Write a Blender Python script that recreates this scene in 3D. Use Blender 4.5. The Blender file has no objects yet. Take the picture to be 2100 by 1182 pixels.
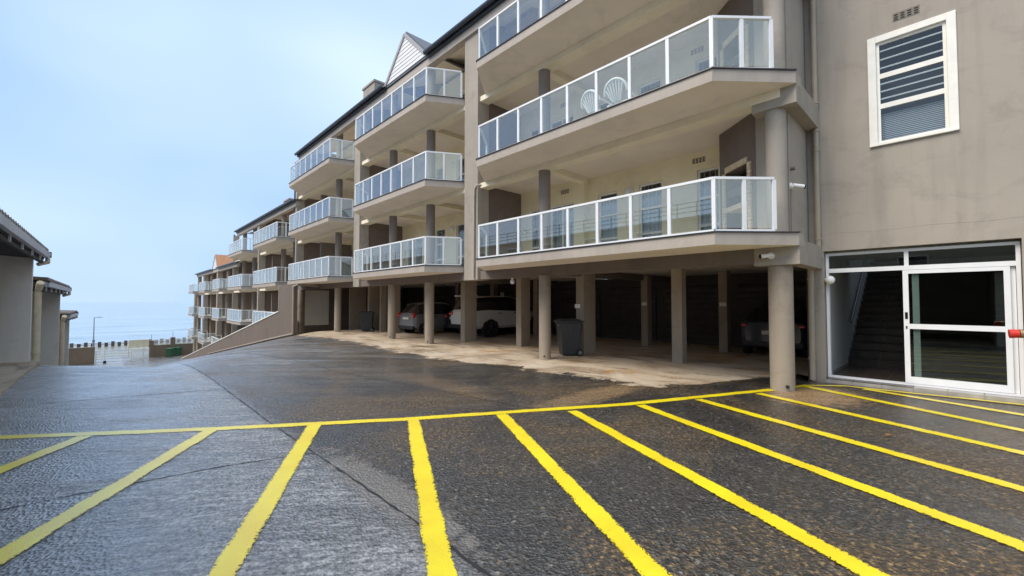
import bpy, bmesh, math, random
from mathutils import Vector, Matrix
random.seed(7)
R = math.radians
scene = bpy.context.scene
COL = scene.collection

# ------------------------------------------------------------------ camera
cam_d = bpy.data.cameras.new('camera'); cam = bpy.data.objects.new('camera', cam_d); COL.objects.link(cam)
cam.location = (0, 0, 1.6); cam.rotation_euler = (R(90 + 1.78), 0, R(-43.5))
cam_d.sensor_width = 36.0; cam_d.lens = 36.0 * 870 / 2100
cam_d.clip_start = 0.05; cam_d.clip_end = 30000
scene.camera = cam
# ------------------------------------------------------------------ world: bright overcast
world = bpy.data.worlds.new('World'); scene.world = world; world.use_nodes = True
SUN_EL, SUN_AZ = 52, 285          # azimuth measured clockwise from +Y (the sea): sun behind the carports
def build_world():
    nt = world.node_tree; N = nt.nodes; L = nt.links; N.clear()
    out = N.new('ShaderNodeOutputWorld'); bg = N.new('ShaderNodeBackground'); bg.inputs[1].default_value = 0.12
    sky = N.new('ShaderNodeTexSky'); sky.sky_type = 'NISHITA'; sky.sun_disc = False
    sky.sun_elevation = R(SUN_EL); sky.sun_rotation = R(SUN_AZ); sky.air_density = 1.0; sky.dust_density = 1.5; sky.ozone_density = 1.2
    tc = N.new('ShaderNodeTexCoord')
    mp = N.new('ShaderNodeMapping'); mp.inputs['Scale'].default_value = (1.0, 1.0, 2.2); mp.inputs['Location'].default_value = (7.9, 8.4, 3.1)
    n1 = N.new('ShaderNodeTexNoise'); n1.inputs['Scale'].default_value = 1.0; n1.inputs['Detail'].default_value = 3; n1.inputs['Roughness'].default_value = 0.42
    rp = N.new('ShaderNodeValToRGB'); rp.color_ramp.elements[0].position = 0.30; rp.color_ramp.elements[1].position = 0.72
    rp.color_ramp.elements[0].color = (0.95, 0.95, 0.95, 1); rp.color_ramp.elements[1].color = (0.98, 0.98, 0.98, 1)
    cr = N.new('ShaderNodeValToRGB'); cr.color_ramp.elements[0].position = 0.34; cr.color_ramp.elements[1].position = 0.70
    cr.color_ramp.elements[0].color = (0.37, 0.55, 0.88, 1); cr.color_ramp.elements[1].color = (0.76, 0.89, 1.0, 1)
    sc = N.new('ShaderNodeVectorMath'); sc.operation = 'SCALE'; sc.inputs['Scale'].default_value = 4.2
    mx = N.new('ShaderNodeMixRGB')
    L.new(tc.outputs['Generated'], mp.inputs[0]); L.new(mp.outputs[0], n1.inputs['Vector'])
    L.new(n1.outputs['Fac'], rp.inputs[0]); L.new(n1.outputs['Fac'], cr.inputs[0])
    L.new(cr.outputs[0], sc.inputs[0])
    L.new(rp.outputs[0], mx.inputs[0]); L.new(sky.outputs[0], mx.inputs[1]); L.new(sc.outputs[0], mx.inputs[2])
    L.new(mx.outputs[0], bg.inputs[0]); L.new(bg.outputs[0], out.inputs[0])
build_world()
sun_d = bpy.data.lights.new('sun', 'SUN'); sun_d.energy = 1.5; sun_d.angle = R(35); sun_d.color = (1.0, 0.90, 0.76)
sun = bpy.data.objects.new('sun', sun_d); COL.objects.link(sun)
_d = Vector((math.sin(R(SUN_AZ)) * math.cos(R(SUN_EL)), math.cos(R(SUN_AZ)) * math.cos(R(SUN_EL)), math.sin(R(SUN_EL))))
sun.rotation_euler = _d.to_track_quat('Z', 'Y').to_euler()
vs = scene.view_settings; vs.view_transform = 'Standard'; vs.look = 'None'; vs.exposure = 1.32; vs.gamma = 1.0
try: vs.use_curve_mapping = False
except Exception: pass
scene.render.engine = 'CYCLES'
scene.cycles.max_bounces = 8; scene.cycles.transparent_max_bounces = 16

# ------------------------------------------------------------------ materials
MATS = {}
def nmat(name):
    m = bpy.data.materials.new(name); m.use_nodes = True
    b = m.node_tree.nodes['Principled BSDF']; MATS[name] = m
    return m, m.node_tree.nodes, m.node_tree.links, b
def noise(N, L, src, scale, detail=4, rough=0.55, dist=0.0):
    n = N.new('ShaderNodeTexNoise'); n.inputs['Scale'].default_value = scale; n.inputs['Detail'].default_value = detail
    n.inputs['Roughness'].default_value = rough; n.inputs['Distortion'].default_value = dist
    L.new(src, n.inputs['Vector']); return n.outputs['Fac']
def ramp(N, L, src, stops):
    r = N.new('ShaderNodeValToRGB'); e = r.color_ramp.elements
    while len(e) < len(stops): e.new(0.5)
    for i, (p, c) in enumerate(stops):
        e[i].position = p; e[i].color = c if len(c) == 4 else (*c, 1)
    L.new(src, r.inputs[0]); return r.outputs[0]
def g(v): return (v, v, v, 1)
def mapped(N, L, src, scale=(1, 1, 1), rot=(0, 0, 0)):
    m = N.new('ShaderNodeMapping'); m.inputs['Scale'].default_value = scale; m.inputs['Rotation'].default_value = rot
    L.new(src, m.inputs[0]); return m.outputs[0]
def mixc(N, L, f, a, b, mode='MIX'):
    m = N.new('ShaderNodeMixRGB'); m.blend_type = mode
    for s, i in ((f, 0), (a, 1), (b, 2)):
        if hasattr(s, 'links'): L.new(s, m.inputs[i])
        elif i == 0: m.inputs[0].default_value = s
        else: m.inputs[i].default_value = s if len(s) == 4 else (*s, 1)
    return m.outputs[0]
def mathn(N, L, op, a, b=None):
    m = N.new('ShaderNodeMath'); m.operation = op
    for s, i in ((a, 0), (b, 1)):
        if s is None: continue
        if hasattr(s, 'links'): L.new(s, m.inputs[i])
        else: m.inputs[i].default_value = s
    return m.outputs[0]
def bump(N, L, b, h, strength, dist=0.01):
    bp = N.new('ShaderNodeBump'); bp.inputs['Strength'].default_value = strength; bp.inputs['Distance'].default_value = dist
    L.new(h, bp.inputs['Height']); L.new(bp.outputs[0], b.inputs['Normal'])
def pos(N): return N.new('ShaderNodeNewGeometry').outputs['Position']

def plaster(name, col, var=0.12, streak=0.25, rough=0.75):
    m, N, L, b = nmat(name); P = pos(N)
    a = noise(N, L, P, 0.7, 5, 0.6); s = noise(N, L, mapped(N, L, P, (2.6, 2.6, 0.22)), 1.0, 5, 0.65)
    f = noise(N, L, P, 38, 3, 0.6)
    c1 = ramp(N, L, a, [(0.3, tuple(c * (1 - var) for c in col)), (0.7, tuple(min(1, c * (1 + var)) for c in col))])
    st = ramp(N, L, s, [(0.28, g(1 - streak)), (0.52, g(1.0))])
    c2 = mixc(N, L, 1.0, c1, st, 'MULTIPLY')
    bl = noise(N, L, mapped(N, L, P, (1.1, 1.1, 1.6)), 1.3, 6, 0.68, 0.7)
    c2 = mixc(N, L, 1.0, c2, ramp(N, L, bl, [(0.30, g(1 - var * 2.2)), (0.48, g(1.0))]), 'MULTIPLY')
    L.new(c2, b.inputs['Base Color']); b.inputs['Roughness'].default_value = rough
    h = mathn(N, L, 'ADD', f, mathn(N, L, 'MULTIPLY', noise(N, L, P, 5, 3), 2.0))
    bump(N, L, b, h, 0.22, 0.006)
    return m
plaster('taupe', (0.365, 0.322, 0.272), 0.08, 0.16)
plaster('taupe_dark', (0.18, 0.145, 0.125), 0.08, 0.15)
plaster('taupe_upper', (0.235, 0.20, 0.175), 0.06, 0.12)
plaster('taupe_pale', (0.43, 0.375, 0.325), 0.06, 0.14)
plaster('taupe_column', (0.33, 0.275, 0.215), 0.10, 0.18)
plaster('cream_wall', (0.87, 0.79, 0.56), 0.05, 0.06)
plaster('soffit', (0.80, 0.72, 0.62), 0.06, 0.02)
plaster('beam_cream', (0.84, 0.76, 0.59), 0.05, 0.05)
plaster('retaining_brown', (0.165, 0.128, 0.102), 0.08, 0.12)
plaster('grey_wall', (0.82, 0.79, 0.73), 0.06, 0.12)
plaster('lobby_wall', (0.55, 0.55, 0.53), 0.03, 0.04)
plaster('boundary_brown', (0.20, 0.145, 0.095), 0.08, 0.15)
plaster('white_panel', (0.85, 0.85, 0.78), 0.03, 0.05)
plaster('neighbour', (0.42, 0.36, 0.28), 0.08, 0.15)
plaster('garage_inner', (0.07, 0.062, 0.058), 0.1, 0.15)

def simple(name, col, rough=0.5, metal=0.0, nscale=0, nvar=0.1, spec=0.5, bmp=0):
    m, N, L, b = nmat(name)
    b.inputs['Roughness'].default_value = rough; b.inputs['Metallic'].default_value = metal
    b.inputs['Specular IOR Level'].default_value = spec
    if nscale:
        f = noise(N, L, pos(N), nscale, 4)
        L.new(ramp(N, L, f, [(0.3, tuple(c * (1 - nvar) for c in col)), (0.7, tuple(min(1, c * (1 + nvar)) for c in col))]), b.inputs['Base Color'])
        if bmp: bump(N, L, b, f, bmp, 0.005)
    else: b.inputs['Base Color'].default_value = (*col, 1)
    return m
simple('white_alu', (0.80, 0.81, 0.83), 0.35, 0, 3, 0.04)
simple('white_paint', (0.82, 0.80, 0.74), 0.5, 0, 6, 0.05)
simple('flashing', (0.03, 0.03, 0.035), 0.5)
simple('gutter_dark', (0.035, 0.042, 0.055), 0.35, 0, 4, 0.2)
simple('gutter_grey', (0.58, 0.60, 0.64), 0.4, 0, 4, 0.12)
simple('pipe_taupe', (0.36, 0.30, 0.225), 0.45, 0, 3, 0.08)
simple('pipe_cream', (0.68, 0.60, 0.45), 0.45, 0, 5, 0.1)
simple('timber_dark', (0.06, 0.055, 0.055), 0.8, 0, 6, 0.4)
simple('roof_under', (0.05, 0.05, 0.06), 0.9, 0, 5, 0.3)
simple('tile_grey', (0.30, 0.255, 0.22), 0.75, 0, 9, 0.35, bmp=0.3)
simple('tile_orange', (0.42, 0.20, 0.10), 0.75, 0, 9, 0.3)
simple('board_white', (0.72, 0.71, 0.70), 0.5, 0, 5, 0.05)
simple('barge_grey', (0.36, 0.35, 0.35), 0.5, 0, 5, 0.08)
simple('dark_void', (0.02, 0.02, 0.022), 0.8)
simple('bin_black', (0.022, 0.025, 0.030), 0.42, 0, 12, 0.25, bmp=0.15)
simple('bin_green', (0.02, 0.105, 0.05), 0.45, 0, 8, 0.2)
simple('rubber', (0.016, 0.016, 0.017), 0.75)
simple('rim', (0.45, 0.46, 0.48), 0.3, 0.8)
simple('dark_rim', (0.09, 0.09, 0.10), 0.35, 0.7)
simple('plastic_white', (0.82, 0.82, 0.80), 0.4, 0, 8, 0.03)
simple('red_lens', (0.55, 0.015, 0.012), 0.15)
simple('clear_lens', (0.7, 0.6, 0.55), 0.12)
simple('plate', (0.75, 0.75, 0.72), 0.4)
simple('red_paint', (0.62, 0.03, 0.02), 0.35, 0, 10, 0.12)
simple('brass', (0.42, 0.32, 0.18), 0.42, 0.7, 14, 0.25)
simple('firebrick', (0.66, 0.54, 0.37), 0.85, 0, 12, 0.18, bmp=0.3)
simple('soot', (0.018, 0.017, 0.017), 0.9)
simple('steel_grey', (0.16, 0.16, 0.17), 0.4, 0.6)
simple('vent', (0.62, 0.55, 0.40), 0.7, 0, 8, 0.1)
simple('vent_taupe', (0.20, 0.17, 0.14), 0.7, 0, 8, 0.15)
simple('dark_tile', (0.055, 0.042, 0.036), 0.28, 0, 3, 0.4)
simple('step_tile', (0.34, 0.32, 0.30), 0.3, 0, 4, 0.2)
simple('grout', (0.30, 0.28, 0.26), 0.8)
simple('curtain', (0.50, 0.55, 0.52), 0.9, 0, 3, 0.15)
simple('blind', (0.55, 0.57, 0.60), 0.7)
simple('seam', (0.022, 0.021, 0.02), 0.55, 0, 8, 0.4)
simple('post_brown', (0.14, 0.10, 0.085), 0.8, 0, 3, 0.25)
simple('cream_fence', (0.72, 0.62, 0.42), 0.7, 0, 2, 0.12)
simple('lamp_steel', (0.22, 0.23, 0.25), 0.5, 0.3)
simple('leaf_brown', (0.26, 0.11, 0.03), 0.7)
simple('opal', (0.80, 0.80, 0.80), 0.25)
simple('camera_white', (0.78, 0.78, 0.77), 0.35)
simple('lens_black', (0.012, 0.012, 0.014), 0.12)
simple('roof_sheet', (0.10, 0.105, 0.12), 0.5, 0, 2, 0.15)
simple('roller', (0.055, 0.05, 0.05), 0.55, 0, 3, 0.2)
simple('chimney_brown', (0.36, 0.26, 0.21), 0.85, 0, 3, 0.15)
def paint(name, col, rough=0.28):
    m, N, L, b = nmat(name); b.inputs['Base Color'].default_value = (*col, 1); b.inputs['Roughness'].default_value = rough
    b.inputs['Coat Weight'].default_value = 0.6; b.inputs['Coat Roughness'].default_value = 0.08
paint('car_grey', (0.20, 0.205, 0.22)); paint('car_white', (0.74, 0.74, 0.72)); paint('car_dark', (0.02, 0.022, 0.028)); paint('car_navy', (0.015, 0.02, 0.04))
simple('car_glass', (0.012, 0.013, 0.016), 0.06, 0, spec=0.8)

def glass(name, tint, ior=1.5, rough=0.0, reflect=1.0):
    m = bpy.data.materials.new(name); m.use_nodes = True; N = m.node_tree.nodes; L = m.node_tree.links; N.clear(); MATS[name] = m
    o = N.new('ShaderNodeOutputMaterial'); mx = N.new('ShaderNodeMixShader'); t = N.new('ShaderNodeBsdfTransparent'); gl = N.new('ShaderNodeBsdfGlossy')
    f = N.new('ShaderNodeFresnel'); gb = N.new('ShaderNodeNewGeometry'); mi = N.new('ShaderNodeMapRange')
    mi.inputs['To Min'].default_value = ior; mi.inputs['To Max'].default_value = 1 / ior; L.new(gb.outputs['Backfacing'], mi.inputs[0]); L.new(mi.outputs[0], f.inputs[0])
    t.inputs[0].default_value = (*tint, 1); gl.inputs['Roughness'].default_value = rough; gl.inputs[0].default_value = (reflect, reflect, reflect, 1)
    n = N.new('ShaderNodeTexNoise'); n.inputs['Scale'].default_value = 0.8; ge = N.new('ShaderNodeNewGeometry'); L.new(ge.outputs['Position'], n.inputs['Vector'])
    bp = N.new('ShaderNodeBump'); bp.inputs['Strength'].default_value = 0.012; bp.inputs['Distance'].default_value = 0.02
    L.new(n.outputs['Fac'], bp.inputs['Height']); L.new(bp.outputs[0], gl.inputs['Normal'])
    L.new(f.outputs[0], mx.inputs[0]); L.new(t.outputs[0], mx.inputs[1]); L.new(gl.outputs[0], mx.inputs[2]); L.new(mx.outputs[0], o.inputs[0])
glass('balustrade_glass', (0.92, 0.96, 0.95), 2.0)
glass('window_glass', (0.82, 0.86, 0.88), 1.5)
glass('door_glass', (0.62, 0.68, 0.66), 1.6)

def mat_ground():
    m, N, L, b = nmat('wet_tarmac'); P = pos(N)
    sx = N.new('ShaderNodeSeparateXYZ'); L.new(P, sx.inputs[0])
    dirt = noise(N, L, P, 0.5, 6, 0.62, 0.8); fine = noise(N, L, P, 60, 3, 0.7); mid = noise(N, L, P, 7, 5, 0.65); spk = noise(N, L, P, 24, 4, 0.7, 0.4)
    strk = noise(N, L, mapped(N, L, mapped(N, L, P, (1, 1, 1), (0, 0, R(43.5))), (0.32, 2.2, 1)), 1.2, 6, 0.62, 0.5)
    fstrk = noise(N, L, mapped(N, L, mapped(N, L, P, (1, 1, 1), (0, 0, R(35))), (3.5, 22, 1)), 1.0, 4, 0.65, 0.3)
    vor = N.new('ShaderNodeTexVoronoi'); vor.inputs['Scale'].default_value = 42; L.new(P, vor.inputs['Vector'])
    agg = ramp(N, L, vor.outputs['Color'], [(0.2, (0.012, 0.012, 0.012)), (0.62, (0.040, 0.038, 0.036)), (0.86, (0.085, 0.08, 0.075)), (0.97, (0.24, 0.23, 0.21))])
    sheen_grey = ramp(N, L, mathn(N, L, 'ADD', mathn(N, L, 'MULTIPLY', spk, 0.55), mathn(N, L, 'MULTIPLY', fstrk, 0.45)), [(0.38, (0.06, 0.061, 0.064)), (0.50, (0.24, 0.242, 0.25)), (0.64, (0.62, 0.62, 0.62))])
    brown = ramp(N, L, spk, [(0.38, (0.022, 0.016, 0.010)), (0.53, (0.085, 0.056, 0.028)), (0.67, (0.33, 0.225, 0.11))])
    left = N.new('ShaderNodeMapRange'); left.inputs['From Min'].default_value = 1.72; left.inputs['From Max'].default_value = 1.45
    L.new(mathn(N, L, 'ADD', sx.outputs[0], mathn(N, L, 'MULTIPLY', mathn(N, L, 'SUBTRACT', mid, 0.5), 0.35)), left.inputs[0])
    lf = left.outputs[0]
    # streaky grey, whitened in its colour to stand in for wet sky reflection: all of the left panel, and in streaks on the slope beyond the lines
    up = N.new('ShaderNodeMapRange'); up.inputs['From Min'].default_value = 7.0; up.inputs['From Max'].default_value = 14.0; L.new(sx.outputs[1], up.inputs[0])
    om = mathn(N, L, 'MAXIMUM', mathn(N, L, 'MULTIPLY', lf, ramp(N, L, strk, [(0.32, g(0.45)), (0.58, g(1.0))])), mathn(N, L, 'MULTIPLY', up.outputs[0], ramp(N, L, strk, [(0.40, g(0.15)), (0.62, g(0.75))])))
    base = mixc(N, L, om, agg, sheen_grey)
    dm = ramp(N, L, mathn(N, L, 'ADD', mathn(N, L, 'MULTIPLY', dirt, 0.62), mathn(N, L, 'MULTIPLY', spk, 0.38)), [(0.475, g(0)), (0.60, g(1.0))])
    dm2 = mathn(N, L, 'MULTIPLY', dm, mathn(N, L, 'SUBTRACT', 1.0, mathn(N, L, 'MULTIPLY', lf, 0.92)))
    c = mixc(N, L, dm2, base, brown)
    def patch(cx, cy, sxx, syy, lo=0.55, hi=1.0):
        v = N.new('ShaderNodeVectorMath'); v.operation = 'SUBTRACT'; L.new(P, v.inputs[0]); v.inputs[1].default_value = (cx, cy, 0)
        w = N.new('ShaderNodeVectorMath'); w.operation = 'MULTIPLY'; L.new(v.outputs[0], w.inputs[0]); w.inputs[1].default_value = (1 / sxx, 1 / syy, 0)
        l = N.new('ShaderNodeVectorMath'); l.operation = 'LENGTH'; L.new(w.outputs[0], l.inputs[0])
        d = mathn(N, L, 'ADD', l.outputs['Value'], mathn(N, L, 'MULTIPLY', mathn(N, L, 'SUBTRACT', mid, 0.5), 1.3))
        return ramp(N, L, d, [(lo, g(1)), (hi, g(0))])
    sand = ramp(N, L, spk, [(0.35, (0.20, 0.12, 0.055)), (0.65, (0.48, 0.32, 0.17))])
    c = mixc(N, L, mathn(N, L, 'MULTIPLY', patch(8.75, 1.75, 1.15, 0.8), 0.9), c, sand)
    c = mixc(N, L, mathn(N, L, 'MULTIPLY', patch(6.0, 4.3, 1.7, 0.4), 0.55), c, sand)
    c = mixc(N, L, mathn(N, L, 'MULTIPLY', patch(4.7, 7.0, 0.5, 2.4, 0.3, 1.1), 0.3), c, sand)
    c = mixc(N, L, mathn(N, L, 'MULTIPLY', patch(1.72, 3.4, 0.30, 1.9, 0.45, 0.75), 0.7), c, (0.24, 0.22, 0.195))
    far = N.new('ShaderNodeMapRange'); far.inputs['From Min'].default_value = 92; far.inputs['From Max'].default_value = 98; L.new(sx.outputs[1], far.inputs[0])
    c = mixc(N, L, far.outputs[0], c, ramp(N, L, noise(N, L, P, 0.5, 5), [(0.4, (0.10, 0.11, 0.045)), (0.6, (0.30, 0.25, 0.15))]))
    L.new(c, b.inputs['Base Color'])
    wet = mathn(N, L, 'ADD', mathn(N, L, 'MULTIPLY', strk, 0.6), mathn(N, L, 'MULTIPLY', dirt, 0.4))
    L.new(ramp(N, L, wet, [(0.36, g(0.28)), (0.66, g(0.6))]), b.inputs['Roughness'])
    pud = mathn(N, L, 'MAXIMUM', patch(8.6, 0.1, 2.2, 0.9, 0.5, 1.05), mathn(N, L, 'MULTIPLY', patch(5.3, 9.3, 1.0, 3.0, 0.4, 1.1), 0.8))
    film = ramp(N, L, wet, [(0.42, g(1.0)), (0.60, g(0.5))])
    film = mixc(N, L, mathn(N, L, 'MULTIPLY', dm2, 0.6), film, g(0.25)); film = mixc(N, L, pud, film, g(1.0))
    L.new(film, b.inputs['Coat Weight']); b.inputs['Coat IOR'].default_value = 1.8
    L.new(mixc(N, L, pud, ramp(N, L, wet, [(0.40, g(0.13)), (0.62, g(0.34))]), g(0.06)), b.inputs['Coat Roughness'])
    h = mathn(N, L, 'ADD', mathn(N, L, 'MULTIPLY', vor.outputs['Distance'], 1.1), mathn(N, L, 'MULTIPLY', fine, 0.6))
    h = mathn(N, L, 'ADD', h, mathn(N, L, 'MULTIPLY', fstrk, 1.0))
    bump(N, L, b, h, 0.8, 0.014)
    bp2 = N.new('ShaderNodeBump'); bp2.inputs['Strength'].default_value = 0.5; bp2.inputs['Distance'].default_value = 0.012
    L.new(h, bp2.inputs['Height']); L.new(bp2.outputs[0], b.inputs['Coat Normal'])
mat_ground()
def worn_edges(m, N, L, b, keep):
    """let the surface below show where the sheet is worn through"""
    out = [n for n in N if n.type == 'OUTPUT_MATERIAL'][0]; t = N.new('ShaderNodeBsdfTransparent'); mx = N.new('ShaderNodeMixShader')
    L.new(keep, mx.inputs[0]); L.new(t.outputs[0], mx.inputs[1]); L.new(b.outputs[0], mx.inputs[2]); L.new(mx.outputs[0], out.inputs[0])
def uv_v(N, L):
    u = N.new('ShaderNodeUVMap'); u.uv_map = 'sheet'; sp = N.new('ShaderNodeSeparateXYZ'); L.new(u.outputs[0], sp.inputs[0]); return sp.outputs[1]
def mat_apron():
    m, N, L, b = nmat('stained_concrete'); P = pos(N)
    a = noise(N, L, P, 0.9, 6, 0.65, 0.5); f = noise(N, L, P, 40, 3, 0.65); s = noise(N, L, mapped(N, L, P, (2.2, 0.5, 1), (0, 0, R(25))), 1.0, 5, 0.65, 0.5)
    spk = noise(N, L, P, 14, 5, 0.7)
    c = ramp(N, L, a, [(0.30, (0.30, 0.21, 0.13)), (0.48, (0.55, 0.44, 0.32)), (0.72, (0.66, 0.57, 0.45))])
    c = mixc(N, L, ramp(N, L, mathn(N, L, 'ADD', mathn(N, L, 'MULTIPLY', s, 0.7), mathn(N, L, 'MULTIPLY', spk, 0.3)), [(0.38, g(0.8)), (0.49, g(0))]), c, (0.15, 0.10, 0.06))
    c = mixc(N, L, ramp(N, L, noise(N, L, P, 0.55, 4, 0.6, 1.0), [(0.58, g(0)), (0.68, g(0.75))]), c, (0.46, 0.24, 0.07))
    c = mixc(N, L, 0.45, c, ramp(N, L, f, [(0.3, g(0.4)), (0.7, g(1))]), 'MULTIPLY')
    L.new(c, b.inputs['Base Color'])
    L.new(ramp(N, L, a, [(0.3, g(0.32)), (0.6, g(0.65))]), b.inputs['Roughness']); bump(N, L, b, f, 0.35, 0.006)
    return m, N, L, b, P, spk
def mat_apron_edge():
    m, N, L, b, P, spk = mat_apron(); m.name = 'worn_concrete'; MATS['worn_concrete'] = m
    e = mathn(N, L, 'ADD', uv_v(N, L), mathn(N, L, 'MULTIPLY', mathn(N, L, 'SUBTRACT', mathn(N, L, 'ADD', mathn(N, L, 'MULTIPLY', noise(N, L, P, 1.6, 4, 0.6, 0.8), 0.7), mathn(N, L, 'MULTIPLY', spk, 0.3)), 0.5), 2.6))
    worn_edges(m, N, L, b, ramp(N, L, e, [(0.30, g(0)), (0.48, g(1))]))
mat_apron_edge(); mat_apron()
def mat_yellow():
    m, N, L, b = nmat('yellow_paint'); P = pos(N)
    f = noise(N, L, P, 55, 4, 0.75); a = noise(N, L, P, 2.2, 4, 0.6)
    L.new(ramp(N, L, a, [(0.3, (0.86, 0.64, 0.006)), (0.7, (0.95, 0.80, 0.01))]), b.inputs['Base Color']); b.inputs['Roughness'].default_value = 0.42
    b.inputs['Coat Weight'].default_value = 0.8; b.inputs['Coat Roughness'].default_value = 0.28; b.inputs['Coat IOR'].default_value = 1.6
    bump(N, L, b, f, 0.5, 0.008)
    v = uv_v(N, L); edge = mathn(N, L, 'SUBTRACT', 1.0, mathn(N, L, 'ABSOLUTE', mathn(N, L, 'SUBTRACT', mathn(N, L, 'MULTIPLY', v, 2.0), 1.0)))   # 0 at the edges, 1 in the middle
    e2 = mathn(N, L, 'MINIMUM', mathn(N, L, 'MULTIPLY', edge, 2.4), 1.0)
    w = mathn(N, L, 'ADD', mathn(N, L, 'ADD', mathn(N, L, 'MULTIPLY', f, 0.8), mathn(N, L, 'MULTIPLY', a, 0.3)), mathn(N, L, 'MULTIPLY', e2, 0.22))
    worn_edges(m, N, L, b, ramp(N, L, w, [(0.56, g(0)), (0.595, g(1))]))
mat_yellow()
def mat_sea():
    m, N, L, b = nmat('sea_water'); P = pos(N)
    w1 = noise(N, L, mapped(N, L, P, (0.012, 0.05, 1)), 1.0, 5, 0.6, 0.4); w2 = noise(N, L, mapped(N, L, P, (0.15, 0.4, 1)), 1.0, 4, 0.6)
    L.new(ramp(N, L, w1, [(0.35, (0.24, 0.34, 0.43)), (0.6, (0.32, 0.42, 0.50)), (0.78, (0.50, 0.58, 0.63))]), b.inputs['Base Color'])
    b.inputs['Roughness'].default_value = 0.18
    bump(N, L, b, mathn(N, L, 'ADD', mathn(N, L, 'MULTIPLY', w1, 3.0), mathn(N, L, 'MULTIPLY', w2, 0.5)), 0.5, 1.2)
mat_sea()
def mat_person():
    m, N, L, b = nmat('person_skin_clothes'); tc = N.new('ShaderNodeTexCoord'); s = N.new('ShaderNodeSeparateXYZ'); L.new(tc.outputs['Object'], s.inputs[0])
    r = N.new('ShaderNodeValToRGB'); r.color_ramp.interpolation = 'CONSTANT'; e = r.color_ramp.elements
    e[0].position = 0; e[0].color = (0.03, 0.03, 0.04, 1); e[1].position = 0.50; e[1].color = (0.75, 0.75, 0.75, 1)
    x = e.new(0.79); x.color = (0.35, 0.2, 0.13, 1); x = e.new(0.93); x.color = (0.03, 0.02, 0.015, 1)
    L.new(mathn(N, L, 'DIVIDE', s.outputs[2], 1.72), r.inputs[0]); L.new(r.outputs[0], b.inputs['Base Color']); b.inputs['Roughness'].default_value = 0.8
mat_person()
M = MATS

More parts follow.
